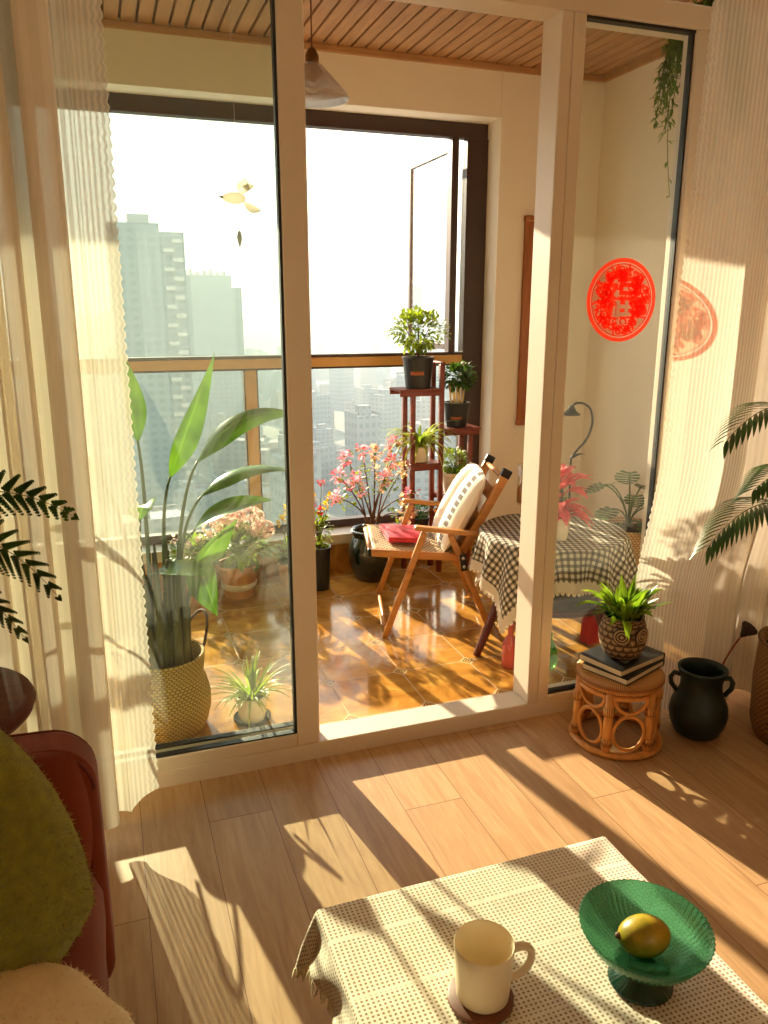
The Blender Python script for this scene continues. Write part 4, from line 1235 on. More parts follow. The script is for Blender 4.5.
def gdrape(u, v):
    a = (u - 0.5) * 0.96; b = (v - 0.5) * 0.96
    rho = sqrt(a * a + b * b) + 1e-9; th = atan2(b, a); Rr = TR + 0.004
    sq = 0.0035 * sin(28 * max(a, b, key=abs) * 4) if False else 0
    if rho <= Rr:
        return V((a, b, 0.0015 + 0.0012 * noise.noise(V((a * 12, b * 12, 2)))))
    ex = rho - Rr; rr = 0.02
    if ex < rr * 1.57: out, dn = rr * sin(ex / rr), rr * (1 - cos(ex / rr))
    else: out, dn = rr + 0.16 * (ex - rr * 1.57), rr + 0.98 * (ex - rr * 1.57)
    rip = 0.018 * cos(16 * th) * min(1, ex * 7)
    r2 = Rr + out + rip
    return V((r2 * cos(th), r2 * sin(th), 0.0015 - dn))
mb = MB(); mb.grid(gdrape, 130, 130, lambda u, v: ((u - 0.5) * 0.96, (v - 0.5) * 0.96))
mb.build('cloth', M['gingham'], tc)
lace = MB()
for sd4 in range(4):
    for k in range(34):
        q0 = k / 34; q1 = (k + 1) / 34; qm = (q0 + q1) / 2
        pt = lambda q, o_: {0: (q, -o_), 1: (1 + o_, q), 2: (q, 1 + o_), 3: (-o_, q)}[sd4]
        a_, b_, c_ = gdrape(*pt(q0, 0)), gdrape(*pt(q1, 0)), gdrape(*pt(qm, 0.016))
        d_, e_2 = gdrape(*pt(q0 * 0.8 + q1 * 0.2, 0.012)), gdrape(*pt(q0 * 0.2 + q1 * 0.8, 0.012))
        lace.add([a_, b_, e_2, c_, d_], [(0, 1, 2, 3, 4)])
lace.build('scalloped_edge', pm('lace', lin(238, 226, 204), 0.95), tc, solid=0.001)

TT = TH + 0.004
M['white_pot'] = pm('white_pot', lin(236, 224, 200), 0.45, var=0.03)
M['pink_leaf'] = leafm('pink_leaf', lin(230, 74, 92), lin(248, 156, 146), 0.4, 0.4, tint=(1, 0.95, 0.9, 1))
M['bush_leaf'] = leafm('bush_leaf', lin(70, 104, 26), lin(170, 186, 60), 0.5, 0.35)
M['dark_leaf'] = leafm('dark_leaf', lin(38, 70, 24), lin(96, 128, 44), 0.4, 0.35)
M['grass_leaf'] = leafm('grass_leaf', lin(126, 156, 46), lin(222, 222, 140), 0.5, 0.4)
t = thing('pink_plant', 'pink-leaved plant in a white pot on the checked cloth', 'plant', (1.735, 2.735, TT))
pot(t, 0.047, 0.060, 0.098, M['white_pot'], lip=0.003)
rp = random.Random(4)
pk = MB(); st_ = MB()
for k in range(44):
    a = rp.uniform(0, 2 * pi); el = rp.uniform(0.15, 1.6); h_ = rp.uniform(0.09, 0.24)
    pk.leaf((0.02 * cos(a), 0.02 * sin(a), h_), (cos(a), sin(a), el), rp.uniform(0.10, 0.16), rp.uniform(0.038, 0.056), rp.uniform(0.8, 1.8), 6, 0.35, twist=rp.uniform(-0.5, 0.5))
for k in range(26):      # furled rosette at the top
    a = k * 2.399; r_ = 0.006 + 0.0012 * k
    pk.leaf((r_ * cos(a) * 0.6 - 0.01, r_ * sin(a) * 0.6, 0.275), (cos(a) * 0.7, sin(a) * 0.7, 1.6 - 0.045 * k), 0.05 + 0.001 * k, 0.05, 0.9, 4, -0.5)
pk.build('leaves', M['pink_leaf'], t)
for k in range(7):
    a = k * 0.9; st_.tube([(0.015 * cos(a), 0.015 * sin(a), 0.07), (0.02 * cos(a + 1), 0.02 * sin(a + 1), 0.2), (-0.005, 0, 0.285)], 0.004, 6)
st_.build('stem', M['stalk'], t)
gl_ = MB()
for k in range(14):
    a = rp.uniform(0, 6.28); gl_.leaf((0.015 * cos(a), 0.015 * sin(a), rp.uniform(0.09, 0.14)), (cos(a), sin(a), 0.9), 0.085, 0.026, 1.2, 5, 0.3)
gl_.build('green_leaves', M['bush_leaf'], t)

n = NT('amber_glass'); b = n.b; b.inputs['Base Color'].default_value = (0.9, 0.85, 0.75, 1); b.inputs['Roughness'].default_value = 0.03
trq = n.n('ShaderNodeBsdfTransparent'); trq.inputs[0].default_value = (0.95, 0.93, 0.88, 1); glq = n.n('ShaderNodeBsdfGlossy'); glq.inputs['Roughness'].default_value = 0.02
mx = n.n('ShaderNodeMixShader'); mx.inputs[0].default_value = 0.10; n.l(trq.outputs[0], mx.inputs[1]); n.l(glq.outputs[0], mx.inputs[2]); n.l(mx.outputs[0], n.out.inputs[0])
M['clear_glass'] = n.m
M['amber_fill'] = pm('amber_fill', lin(176, 116, 52), 0.5, var=0.4, scale=40)
t = thing('candle_vase', 'clear glass cylinder with amber filling on a white foot, beside the chair back', 'vase', (1.755, 3.015, TT))
MB().lathe([(0, 0), (0.030, 0), (0.032, 0.004), (0.024, 0.03), (0.024, 0.07), (0.034, 0.082), (0, 0.082)], 28).build('foot', M['white_pot'], t)
MB().lathe([(0, 0.083), (0.046, 0.083), (0.050, 0.09), (0.050, 0.265), (0.048, 0.265), (0.0475, 0.092), (0, 0.088)], 36).build('glass', M['clear_glass'], t)
MB().lathe([(0, 0.090), (0.0465, 0.093), (0.0465, 0.15), (0.03, 0.185), (0, 0.19)], 28).build('filling', M['amber_fill'], t)

# things standing under and behind the round table
n = NT('lime_glass'); b = n.b; b.inputs['Base Color'].default_value = lin(120, 226, 110); b.inputs['Roughness'].default_value = 0.08; b.inputs['Transmission Weight'].default_value = 0.6
trq = n.n('ShaderNodeBsdfTransparent'); trq.inputs[0].default_value = (0.45, 0.95, 0.42, 1)
mx = n.n('ShaderNodeMixShader'); mx.inputs[0].default_value = 0.45; n.l(b.outputs[0], mx.inputs[1]); n.l(trq.outputs[0], mx.inputs[2]); n.l(mx.outputs[0], n.out.inputs[0])
t = thing('glass_vase', 'small glowing green glass vase on the tiles below the round table', 'vase', (1.640, 2.60, 0))
MB().lathe([(0, 0.001), (0.030, 0.001), (0.040, 0.015), (0.046, 0.045), (0.043, 0.08), (0.028, 0.115), (0.018, 0.14), (0.022, 0.155), (0.0195, 0.155), (0.015, 0.14), (0.025, 0.115), (0.040, 0.08), (0.042, 0.045), (0.03, 0.012), (0, 0.01)], 32).build('body', n.m, t)
n = NT('pink_glass'); b = n.b; b.inputs['Base Color'].default_value = lin(244, 120, 110); b.inputs['Roughness'].default_value = 0.1; b.inputs['Transmission Weight'].default_value = 0.5
t = thing('pink_bottle', 'pinkish red glass bottle on the tiles by the door post', 'bottle', (1.500, 2.66, 0))
MB().lathe([(0, 0.001), (0.028, 0.001), (0.033, 0.01), (0.033, 0.10), (0.026, 0.125), (0.012, 0.145), (0.012, 0.185), (0.015, 0.187), (0.015, 0.197), (0, 0.198)], 28).build('body', n.m, t)
M['red_bag'] = leafm('red_paper_bag', lin(220, 40, 22), lin(240, 66, 34), 0.5, 0.6, False, tint=(1, 1, 1, 1))
t = thing('paper_bag', 'small bright red paper bag on the tiles under the round table', 'bag', (1.985, 2.775, 0), radians(10))
t.scale = (0.62, 0.7, 0.62)
bgm = MB(); bgm.add([(-0.08, -0.04, 0), (0.08, -0.04, 0), (0.08, 0.04, 0), (-0.08, 0.04, 0), (-0.075, -0.034, 0.20), (0.075, -0.034, 0.20), (0.075, 0.034, 0.20), (-0.075, 0.034, 0.20)],
                    [(3, 2, 1, 0), (0, 1, 5, 4), (1, 2, 6, 5), (2, 3, 7, 6), (3, 0, 4, 7)])
bgm.build('body', M['red_bag'], t, smooth=False, solid=0.002)
for y in (-0.034, 0.034):
    MB().tube([(-0.035, y, 0.197), (-0.03, y, 0.26), (0.03, y, 0.26), (0.035, y, 0.197)], 0.003, 6).build('handle', M['red_bag'], t)

M['iron'] = pm('dark_iron', lin(44, 34, 28), 0.5, metal=0.5, var=0.1)
t = thing('gooseneck_lamp', 'dark iron gooseneck lamp with a leaf and small bell shade', 'lamp', (2.165, 3.30, 0))
MB().lathe([(0, 0), (0.11, 0), (0.11, 0.012), (0.03, 0.03), (0.012, 0.05), (0, 0.05)], 32).build('base', M['iron'], t)
pts = [V((0, 0, 0.04)), V((0, 0, 0.40)), V((-0.008, 0, 0.70)), V((0.0, 0, 0.745)), V((0.03, 0, 0.78)), V((0.066, 0, 0.815)), V((0.094, 0, 0.865)), V((0.103, 0, 0.92)), V((0.088, 0, 0.975)), V((0.05, 0, 1.004)), V((0.01, 0, 1.01)), V((-0.012, 0, 1.00)), V((-0.020, 0, 0.985))]
sm = []
for i in range(len(pts) - 1):
    p0 = pts[max(0, i - 1)]; p1 = pts[i]; p2 = pts[i + 1]; p3 = pts[min(len(pts) - 1, i + 2)]
    for q in range(5):
        u_ = q / 5
        sm.append(0.5 * ((2 * p1) + (p2 - p0) * u_ + (2 * p0 - 5 * p1 + 4 * p2 - p3) * u_ ** 2 + (3 * p1 - p0 - 3 * p2 + p3) * u_ ** 3))
sm.append(pts[-1])
MB().tube(sm, 0.0055, 8).build('stem', M['iron'], t)
MB().lathe([(0.008, 1.0), (0.014, 0.99), (0.024, 0.972), (0.046, 0.955), (0.044, 0.953), (0.022, 0.968), (0.0, 0.985)], 28, (-0.022, 0, 0)).build('shade', M['iron'], t)
MB().leaf((0.0, 0, 0.735), (0.8, 0, 0.45), 0.075, 0.028, 0.7, 6, 0.3).build('leaf_ornament', M['iron'], t, solid=0.002)

M['wicker_tan'] = mat_weave('tan_wicker', lin(150, 106, 62), lin(226, 190, 140), 0.014, 0.012)
M['monstera'] = leafm('monstera_leaf', lin(58, 82, 52), lin(120, 146, 96), 0.35, 0.35)
t = thing('potted_monstera', 'monstera with split leaves in a tan wicker basket behind the table', 'plant', (2.40, 3.13, 0))
MB().lathe([(0, 0), (0.13, 0), (0.145, 0.04), (0.155, 0.2), (0.158, 0.40), (0.165, 0.415), (0.15, 0.416), (0.145, 0.38), (0, 0.37)], 40).build('basket', M['wicker_tan'], t)
MB().lathe([(0, 0.375), (0.146, 0.372), (0.146, 0.385), (0, 0.39)], 32).build('soil', M['soil'], t)
def monstera(mb, c, d, up, size):
    """split leaf: rounded heart cut by slits towards the midrib"""
    d = V(d).normalized(); up = V(up); s_ = d.cross(up).normalized(); nrm = s_.cross(d)
    for sg in (-1, 1):
        for k in range(6):
            a0 = 2.75 - k * 0.46; a1 = a0 - 0.36
            base = V(c) + d * (size * (0.14 * k + 0.02))
            pts_ = [base, base + d * size * 0.10]
            for q in (0, 0.5, 1):
                a = a1 + (a0 - a1) * q; r_ = size * (0.62 if q == 0.5 else 0.56) * (1.0 - 0.05 * k)
                pts_.append(V(c) + d * (size * 0.45 + r_ * cos(a) * 0.95) + s_ * sg * r_ * sin(a) - nrm * 0.10 * r_)
            mb.add(pts_, [(0, 1, 2, 3, 4)] if sg > 0 else [(4, 3, 2, 1, 0)], [(0.5, 0), (0.5, 0.2), (0.2, 0.5), (0.2, 0.6), (0.2, 0.7)])
for k, (a, el, L, sz) in enumerate(((200, 0.9, 0.20, 0.11), (240, 1.4, 0.26, 0.10), (280, 1.0, 0.22, 0.12), (170, 1.6, 0.28, 0.11), (320, 1.2, 0.26, 0.10), (225, 2.6, 0.34, 0.11), (30, 1.4, 0.25, 0.11), (100, 1.5, 0.25, 0.11), (260, 0.5, 0.17, 0.10), (215, 0.4, 0.16, 0.09))):
    a = radians(a); e = V((cos(a), sin(a), el)).normalized() * L + V((0, 0, 0.385))
    mb = MB(); monstera(mb, e, V((cos(a), sin(a), -0.5)), V((-cos(a) * 0.6, -sin(a) * 0.6, -1)), sz)
    lf = mb.build('leaf', M['monstera'], t)
    MB().tube(bez((0, 0, 0.38), (0, 0, 0.38 + L * 0.5), e - V((cos(a), sin(a), 0)) * 0.05, e, 8), 0.004, 6).build('stalk', M['stalk'], lf)

M['panel_wood'] = wood('panel_wood', lin(164, 96, 46), 0.45, 'z')
t = thing('wall_panel', 'narrow brown wooden panel hanging on the far balcony wall', 'wall panel', (2.345, YB - 0.0145, 0.80))
MB().box(-0.062, 0.062, -0.012, 0.012, 0.0, 1.15).build('board', M['panel_wood'], t, bevel=0.003)
MB().box(-0.066, 0.066, -0.014, 0.0135, 1.13, 1.16).box(-0.066, 0.066, -0.014, 0.0135, -0.01, 0.02).build('end_batten', M['panel_wood'], t, bevel=0.003)

# ------------------------------------------------------------------ balcony: stepped plant stand and its pots
M['stand_wood'] = wood('red_stand_wood', lin(122, 50, 30), 0.45, 'x')
PX, PY = 1.70, 3.92
t = thing('plant_stand', 'stepped red-brown wooden plant stand in the window corner', 'plant stand', (PX, PY, 0))
posts = ((-0.155, -0.02, 1.035), (-0.155, 0.10, 1.035), (0.012, -0.02, 1.17), (0.012, 0.10, 1.17), (0.19, -0.02, 0.80), (0.19, 0.10, 0.80))
for (px, py, ph) in posts:
    MB().box(px - 0.013, px + 0.013, py - 0.013, py + 0.013, 0, ph).build('post', M['stand_wood'], t, bevel=0.003)
def shelf(x0, x1, z):
    f = MB().box(x0, x1, -0.045, -0.033, z - 0.03, z - 0.004).build('shelf_rail', M['stand_wood'], t, bevel=0.002)
    MB().box(x0, x1, 0.113, 0.125, z - 0.03, z - 0.004).build('shelf_rail', M['stand_wood'], t, bevel=0.002)
    for k in range(5):
        y0 = -0.048 + k * 0.036
        MB().box(x0 - 0.006, x1 + 0.006, y0, y0 + 0.026, z - 0.004, z + 0.008).build('slat', M['stand_wood'], f, bevel=0.002)
SHV = {'top': 1.035, 'right': 0.815, 'left': 0.630, 'low': 0.432, 'base': 0.385}
shelf(-0.235, 0.0, SHV['top']); shelf(0.026, 0.235, SHV['right']); shelf(-0.17, 0.0, SHV['left']); shelf(0.026, 0.225, SHV['low']); shelf(-0.17, 0.0, 0.23)
MB().box(-0.002, 0.026, -0.035, 0.113, 1.17, 1.182).build('top_cap', M['stand_wood'], t, bevel=0.003)

M['black_pot'] = pm('black_plastic', lin(30, 30, 28), 0.45, var=0.06)
M['copper'] = pm('copper_label', lin(170, 98, 58), 0.4, metal=0.3, var=0.05)
M['grey_green'] = pm('grey_green_pot', lin(86, 92, 78), 0.5, var=0.06)
def bush(t, c, rx, ry, rz, nleaf, L, W, lm, seed, stems=6, base=None, smat=None, name='foliage', up=0.25, droop=1.0, nst=None):
    rs = random.Random(seed); mb = MB(); c = V(c); base = V(base) if base is not None else c - V((0, 0, rz))
    for k in range(nleaf):
        a = rs.uniform(0, 2 * pi); zz = rs.uniform(-1, 1); r_ = sqrt(1 - zz * zz); q = rs.uniform(0.35, 1.0) ** 0.6
        d = V((r_ * cos(a), r_ * sin(a), zz)); p = c + V((d.x * rx, d.y * ry, d.z * rz)) * q
        dd = d + V((rs.uniform(-0.6, 0.6), rs.uniform(-0.6, 0.6), up + rs.uniform(-0.5, 0.5)))
        mb.leaf(p, dd, L * rs.uniform(0.7, 1.2), W * rs.uniform(0.8, 1.2), droop * rs.uniform(0.4, 1.3), 3, 0.25)
    f = mb.build(name, lm, t)
    sm_ = MB()
    for k in range(stems):
        a = rs.uniform(0, 2 * pi); r_ = rs.uniform(0.2, 0.85)
        e = c + V((rx * r_ * cos(a), ry * r_ * sin(a), rz * rs.uniform(0.0, 0.8)))
        sm_.tube(bez(base, base + V((0, 0, rz * 0.5)), (base + e) / 2 + V((0, 0, rz * 0.2)), e, 8), [0.004 - 0.0003 * i for i in range(9)], 5)
    sm_.build('stems', smat or M['brown_stem'], t)
    return f
def label_band(t, r, z, h, a0, a1):
    mb = MB()
    mb.grid(lambda u, v: V((r * cos(a0 + (a1 - a0) * u), r * sin(a0 + (a1 - a0) * u), z + h * v)), 16, 1)
    mb.build('copper_band', M['copper'], t, solid=0.001)
f_a = atan2(-PY, -PX)
t = thing('potted_shrub', 'yellow-green leafy shrub in a black pot, topmost on the plant stand', 'plant', (PX - 0.105, PY + 0.035, SHV['top'] + 0.0085))
pot(t, 0.066, 0.084, 0.165, M['black_pot'], lip=0.003); label_band(t, 0.0765, 0.072, 0.020, f_a - 0.5, f_a + 0.45)
bush(t, (0.0, 0, 0.30), 0.165, 0.13, 0.105, 760, 0.034, 0.017, M['bush_leaf'], 31, 9, (0, 0, 0.15))
t = thing('potted_shrub', 'dark-leaved plant on pale stems in a black pot, right shelf of the stand', 'plant', (PX + 0.128, PY + 0.035, SHV['right'] + 0.0085))
pot(t, 0.058, 0.072, 0.135, M['black_pot'], lip=0.003); label_band(t, 0.066, 0.045, 0.014, f_a - 0.5, f_a + 0.45)
bush(t, (0.005, 0, 0.275), 0.095, 0.085, 0.062, 330, 0.040, 0.024, M['dark_leaf'], 32, 0, (0, 0, 0.12))
pst = MB(); rr2 = random.Random(8)
for k in range(12):
    a = rr2.uniform(0, 6.28); pst.tube([(0.03 * cos(a), 0.03 * sin(a), 0.11), (0.05 * cos(a + 0.3), 0.045 * sin(a + 0.3), 0.24)], 0.0045, 6)
pst.build('pale_stems', pm('pale_stem', lin(226, 196, 140), 0.6), t)
MB().blob((0.03, -0.01, 0.345), 0.012, 0.012, 0.01, 10, 8).build('white_flower', M['white_pot'], t)

def tuft(t, c, nleaf, L, W, lm, seed, spread=(0.4, 2.2), droop=(1.2, 2.6), r=0.02, name='foliage', seg=8):
    rs = random.Random(seed); mb = MB(); c = V(c)
    for k in range(nleaf):
        a = rs.uniform(0, 2 * pi)
        mb.leaf(c + V((r * cos(a), r * sin(a), 0)), (cos(a), sin(a), rs.uniform(*spread)), L * rs.uniform(0.6, 1.15), W, rs.uniform(*droop), seg, 0.4, peak=0.3)
    return mb.build(name, lm, t)
t = thing('spider_plant', 'spider plant trailing from a pale pot, left shelf of the stand', 'plant', (PX - 0.090, PY + 0.035, SHV['left'] + 0.0085))
pot(t, 0.042, 0.050, 0.085, M['white_pot']); tuft(t, (0, 0, 0.075), 92, 0.25, 0.014, M['grass_leaf'], 41, (0.5, 3.0), (1.4, 3.4))
t = thing('potted_shrub', 'fine-leaved green plant in a cream pot, lowest right shelf of the stand', 'plant', (PX + 0.122, PY + 0.035, SHV['low'] + 0.0085))
pot(t, 0.054, 0.074, 0.125, M['white_pot'], lip=0.003); bush(t, (0.0, 0, 0.185), 0.095, 0.09, 0.065, 460, 0.024, 0.012, M['bush_leaf'], 34, 8, (0, 0, 0.11))
t = thing('potted_shrub', 'small plant in a dark pot on the lowest left shelf of the stand', 'plant', (PX - 0.085, PY + 0.035, 0.2385))
pot(t, 0.045, 0.055, 0.08, M['black_pot']); bush(t, (0, 0, 0.12), 0.06, 0.06, 0.04, 140, 0.024, 0.013, M['dark_leaf'], 35, 5, (0, 0, 0.07))

# bougainvillea in a big glazed jar
M['glaze'] = pm('black_green_glaze', lin(28, 38, 30), 0.14, var=0.35, scale=9, coat=0.6)
t = thing('potted_bougainvillea', 'pink bougainvillea in a big glazed dark jar by the window', 'plant', (1.318, 3.93, 0))
MB().lathe([(0, 0), (0.088, 0), (0.112, 0.05), (0.128, 0.11), (0.130, 0.16), (0.122, 0.205), (0.104, 0.24), (0.100, 0.255), (0.114, 0.268), (0.117, 0.282), (0.108, 0.285), (0.096, 0.262), (0.1, 0.235), (0, 0.23)], 56).build('jar', M['glaze'], t)
MB().lathe([(0, 0.232), (0.1, 0.232), (0.1, 0.242), (0, 0.246)], 32).build('soil', M['soil'], t)
rb2 = random.Random(17); tips = []; sm_ = MB()
for (ex, ey, ez) in ((-0.19, -0.02, 0.60), (-0.13, 0.03, 0.68), (-0.06, -0.03, 0.72), (0.03, 0.02, 0.70), (0.11, -0.03, 0.66), (0.19, 0.02, 0.60), (0.06, -0.06, 0.58), (-0.2, 0.01, 0.48), (0.22, -0.03, 0.47), (-0.1, -0.06, 0.56), (0.14, 0.04, 0.74), (0.2, -0.05, 0.36)):
    e = V((ex, ey, ez)); b_ = V((rb2.uniform(-0.02, 0.02), rb2.uniform(-0.02, 0.02), 0.23))
    pts = bez(b_, b_ + V((ex * 0.15, 0, 0.17)), b_ + (e - b_) * 0.6 + V((0, 0, 0.06)), e, 10)
    sm_.tube(pts, [0.006 - 0.0004 * i for i in range(11)], 6); tips += [pts[10], pts[8], pts[7]]
sm_.build('stems', M['brown_stem'], t)
M['bract_pink'] = leafm('pink_bract', lin(248, 116, 150), lin(255, 204, 204), 0.5, 0.6, False, tint=(1, 1, 1, 1))
M['bract_pale'] = leafm('pale_bract', lin(248, 190, 150), lin(252, 228, 190), 0.5, 0.6, False, tint=(1, 1, 1, 1))
def bracts(mb, c, rad, nn, rs, L=0.022):
    for k in range(nn):
        d = V((rs.gauss(0, 1), rs.gauss(0, 1), rs.gauss(0, 1))).normalized()
        mb.leaf(V(c) + d * rad * rs.uniform(0.3, 1), d + V((0, 0, 0.3)), L * rs.uniform(0.8, 1.2), L * 0.9, 0.5, 3, 0.4)
pk = MB(); pa = MB(); gr = MB()
for i, p in enumerate(tips):
    if i % 3 == 0: bracts(pa if p.x > 0.02 and i % 2 else pk, p, 0.038, 32, rb2, 0.025)
    elif i % 3 == 1 and rb2.random() < 0.65: bracts(pa if p.x > 0 else pk, p + V((0.01, 0, -0.01)), 0.024, 14, rb2)
    for k in range(7): gr.leaf(p + V((rb2.uniform(-0.04, 0.04), rb2.uniform(-0.04, 0.04), rb2.uniform(-0.05, 0.03))), (rb2.uniform(-1, 1), rb2.uniform(-1, 1), rb2.uniform(-0.3, 0.8)), 0.034, 0.02, 0.8, 3, 0.3)
q_ = pk.build('pink_bracts', M['bract_pink'], t); q_['kind'] = 'stuff'; q_ = pa.build('pale_bracts', M['bract_pale'], t); q_['kind'] = 'stuff'; gr.build('leaves', M['bush_leaf'], t)

# small red flowers by the door stile
M['red_petal'] = leafm('red_petal', lin(206, 26, 30), lin(244, 74, 60), 0.4, 0.5, False, tint=(1, 1, 1, 1))
M['yellow_petal'] = leafm('yellow_petal', lin(232, 190, 30), lin(250, 226, 80), 0.5, 0.5, False)
t = thing('potted_flowers', 'leggy plant with red and yellow flowers in a tall black pot by the stile', 'plant', (1.000, 3.86, 0))
pot(t, 0.052, 0.062, 0.235, M['black_pot'], lip=0.003)
bush(t, (0.0, 0, 0.33), 0.075, 0.07, 0.11, 220, 0.026, 0.014, M['bush_leaf'], 51, 8, (0, 0, 0.22))
rf2 = random.Random(9); rd = MB(); yl_ = MB(); sm_ = MB()
for (x, y, z, kind) in ((0.02, 0, 0.58, 0), (0.01, -0.01, 0.43, 0), (-0.02, 0.01, 0.50, 1), (0.06, 0, 0.50, 1), (-0.03, 0, 0.46, 0), (-0.06, 0.0, 0.55, 0), (0.03, -0.02, 0.46, 1)):
    bracts(rd if kind == 0 else yl_, (x, y, z), 0.014, 16, rf2, 0.018); sm_.tube(bez((0, 0, 0.22), (0, 0, 0.35), (x, y, z - 0.08), (x, y, z), 6), 0.002, 5)
rd.build('red_flowers', M['red_petal'], t); yl_.build('yellow_flowers', M['yellow_petal'], t); sm_.build('flower_stalks', M['stalk'], t)

# hydrangea pot behind the left pane
M['hyd'] = leafm('pale_pink_petal', lin(248, 208, 196), lin(254, 238, 226), 0.6, 0.6, False, tint=(1, 1, 1, 1))
M['tan_pot'] = pm('tan_clay', lin(196, 140, 84), 0.7, var=0.08)
t = thing('potted_hydrangea', 'pale pink flower heads in a clay pot by the window, seen through the left pane', 'plant', (0.575, 3.90, 0))
pot(t, 0.075, 0.105, 0.18, M['tan_pot'], lip=0.008)
MB().lathe([(0.083, 0.045), (0.0895, 0.05), (0.0935, 0.075), (0.09, 0.08)], 32).build('pot_band', M['ledge'], t)
bush(t, (0, 0, 0.265), 0.15, 0.13, 0.07, 150, 0.085, 0.05, M['bush_leaf'], 61, 9, (0, 0, 0.17), smat=M['stalk'])
rh = random.Random(12)
for (x, y, z, r_) in ((-0.09, -0.01, 0.375, 0.078), (0.06, 0.01, 0.40, 0.088), (-0.005, 0.06, 0.40, 0.06), (0.13, -0.02, 0.35, 0.06)):
    mb = MB()
    for k in range(170):
        d = V((rh.gauss(0, 1), rh.gauss(0, 1), rh.gauss(0, 1) + 0.3)).normalized(); c = V((x, y, z)) + V((d.x * r_, d.y * r_, d.z * r_ * 0.75))
        s1 = d.orthogonal().normalized(); s2 = d.cross(s1); q0 = rh.uniform(0, 1.5)
        for q in range(4):
            e = s1 * cos(q0 + q * pi / 2) + s2 * sin(q0 + q * pi / 2)
            mb.leaf(c, e + d * 0.25, 0.014, 0.013, 0.1, 2, 0.2)
    mb.build('flower_head', M['hyd'], t)
t = thing('potted_flowers', 'yellow flower in a small pale pot by the window behind the left pane', 'plant', (0.86, 3.97, 0))
pot(t, 0.05, 0.062, 0.13, M['tan_pot'], lip=0.004)
bush(t, (0, 0, 0.19), 0.07, 0.06, 0.06, 130, 0.036, 0.02, M['bush_leaf'], 71, 5, (0, 0, 0.12), smat=M['stalk'])
yl_ = MB(); sm_ = MB()
for (x, y, z) in ((0.0, -0.01, 0.42), (0.02, 0.0, 0.39), (-0.03, 0, 0.36), (0.04, 0.01, 0.44)):
    bracts(yl_, (x, y, z), 0.018, 22, rh, 0.024); sm_.tube([(0, 0, 0.12), (x, y, z)], 0.0025, 5)
yl_.build('yellow_flowers', M['yellow_petal'], t); sm_.build('flower_stalks', M['stalk'], t)
# low jade plant at the far left, mostly behind the big basket
t = thing('potted_flowers', 'low white flowers in a clay pot behind the big-leaved plant', 'plant', (0.36, 3.92, 0))
pot(t, 0.07, 0.09, 0.15, M['tan_pot'], lip=0.006)
bush(t, (0, 0, 0.24), 0.12, 0.1, 0.08, 220, 0.05, 0.03, M['bush_leaf'], 75, 6, (0, 0, 0.14), smat=M['stalk'])
wf_ = MB()
for k in range(12): bracts(wf_, (rh.uniform(-0.11, 0.11), rh.uniform(-0.08, 0.08), rh.uniform(0.27, 0.34)), 0.016, 12, rh, 0.018)
wf_.build('white_flowers', M['hyd'], t)

# ------------------------------------------------------------------ balcony: big-leaved plant in a belly basket, spider plant
M['seagrass'] = mat_weave('seagrass', lin(132, 92, 34), lin(222, 180, 92), 0.016, 0.009, 0.75)
M['big_leaf'] = leafm('big_leaf', lin(56, 98, 30), lin(116, 158, 52), 0.4, 0.2)
M['dark_stalk'] = pm('leaf_stalk', lin(72, 92, 44), 0.45, var=0.2)
M['sheath'] = pm('dry_sheath', lin(88, 84, 44), 0.7, var=0.4, scale=12, stretch=(4, 4, 0.8))
t = thing('bird_of_paradise', 'tall big-leaved plant in a woven belly basket behind the left pane', 'plant', (0.115, 2.64, 0))
bk_ = MB().lathe([(0, 0), (0.125, 0), (0.140, 0.03), (0.152, 0.08), (0.153, 0.13), (0.142, 0.18), (0.131, 0.205), (0.136, 0.235), (0.140, 0.28), (0.130, 0.282), (0.122, 0.22), (0.13, 0.15), (0, 0.14)], 56).build('basket', M['seagrass'], t)
MB().tube(arc((0, 0, 0.281), 0.135, 0, 2 * pi * 47 / 48, 47, 'xy'), 0.0065, 8, closed=True).build('rim', M['seagrass'], bk_)
for a0 in (42, 222):
    a = radians(a0); c, s_ = cos(a), sin(a)
    hp = [V((0.137 * c - 0.06 * s_ * -1 * q, 0.137 * s_ + 0.06 * c * -1 * q, 0)) for q in (1, -1)]
    e0, e1 = hp; out = V((c, s_, 0))
    MB().tube(bez(e0 + V((0, 0, 0.27)), e0 + out * 0.07 + V((0, 0, 0.41)), e1 + out * 0.13 + V((0, 0, 0.40)), e1 + V((0, 0, 0.27)), 16), 0.0055, 8).build('handle', M['brown_stem'], bk_)
MB().lathe([(0, 0.19), (0.122, 0.19), (0.124, 0.215), (0, 0.22)], 40).build('soil', M['soil'], t)
def big_leaf(base, tip0, d, L, W, droop, twist=0.0, side=None, fold=0.25):
    """long stalk ending in a paddle leaf"""
    base, tip0 = V(base), V(tip0); d = V(d).normalized()
    mb = MB(); mb.leaf(tip0, d, L, W, droop, 14, fold, peak=0.35, twist=twist, side=side)
    lf = mb.build('leaf', M['big_leaf'], t)
    mid = base + (tip0 - base) * 0.5 + V((0, 0, 0.0))
    pts = bez(base, base + V(((tip0 - base).x * 0.15, (tip0 - base).y * 0.15, (tip0 - base).z * 0.5)), tip0 - d * (0.12 if d.z > 0 else -0.02) + V((0, 0, 0.0 if d.z > 0 else 0.05)), tip0 + d * 0.01, 12)
    MB().tube(pts, [0.010 - 0.0005 * i for i in range(13)], 8).build('stalk', M['dark_stalk'], lf)
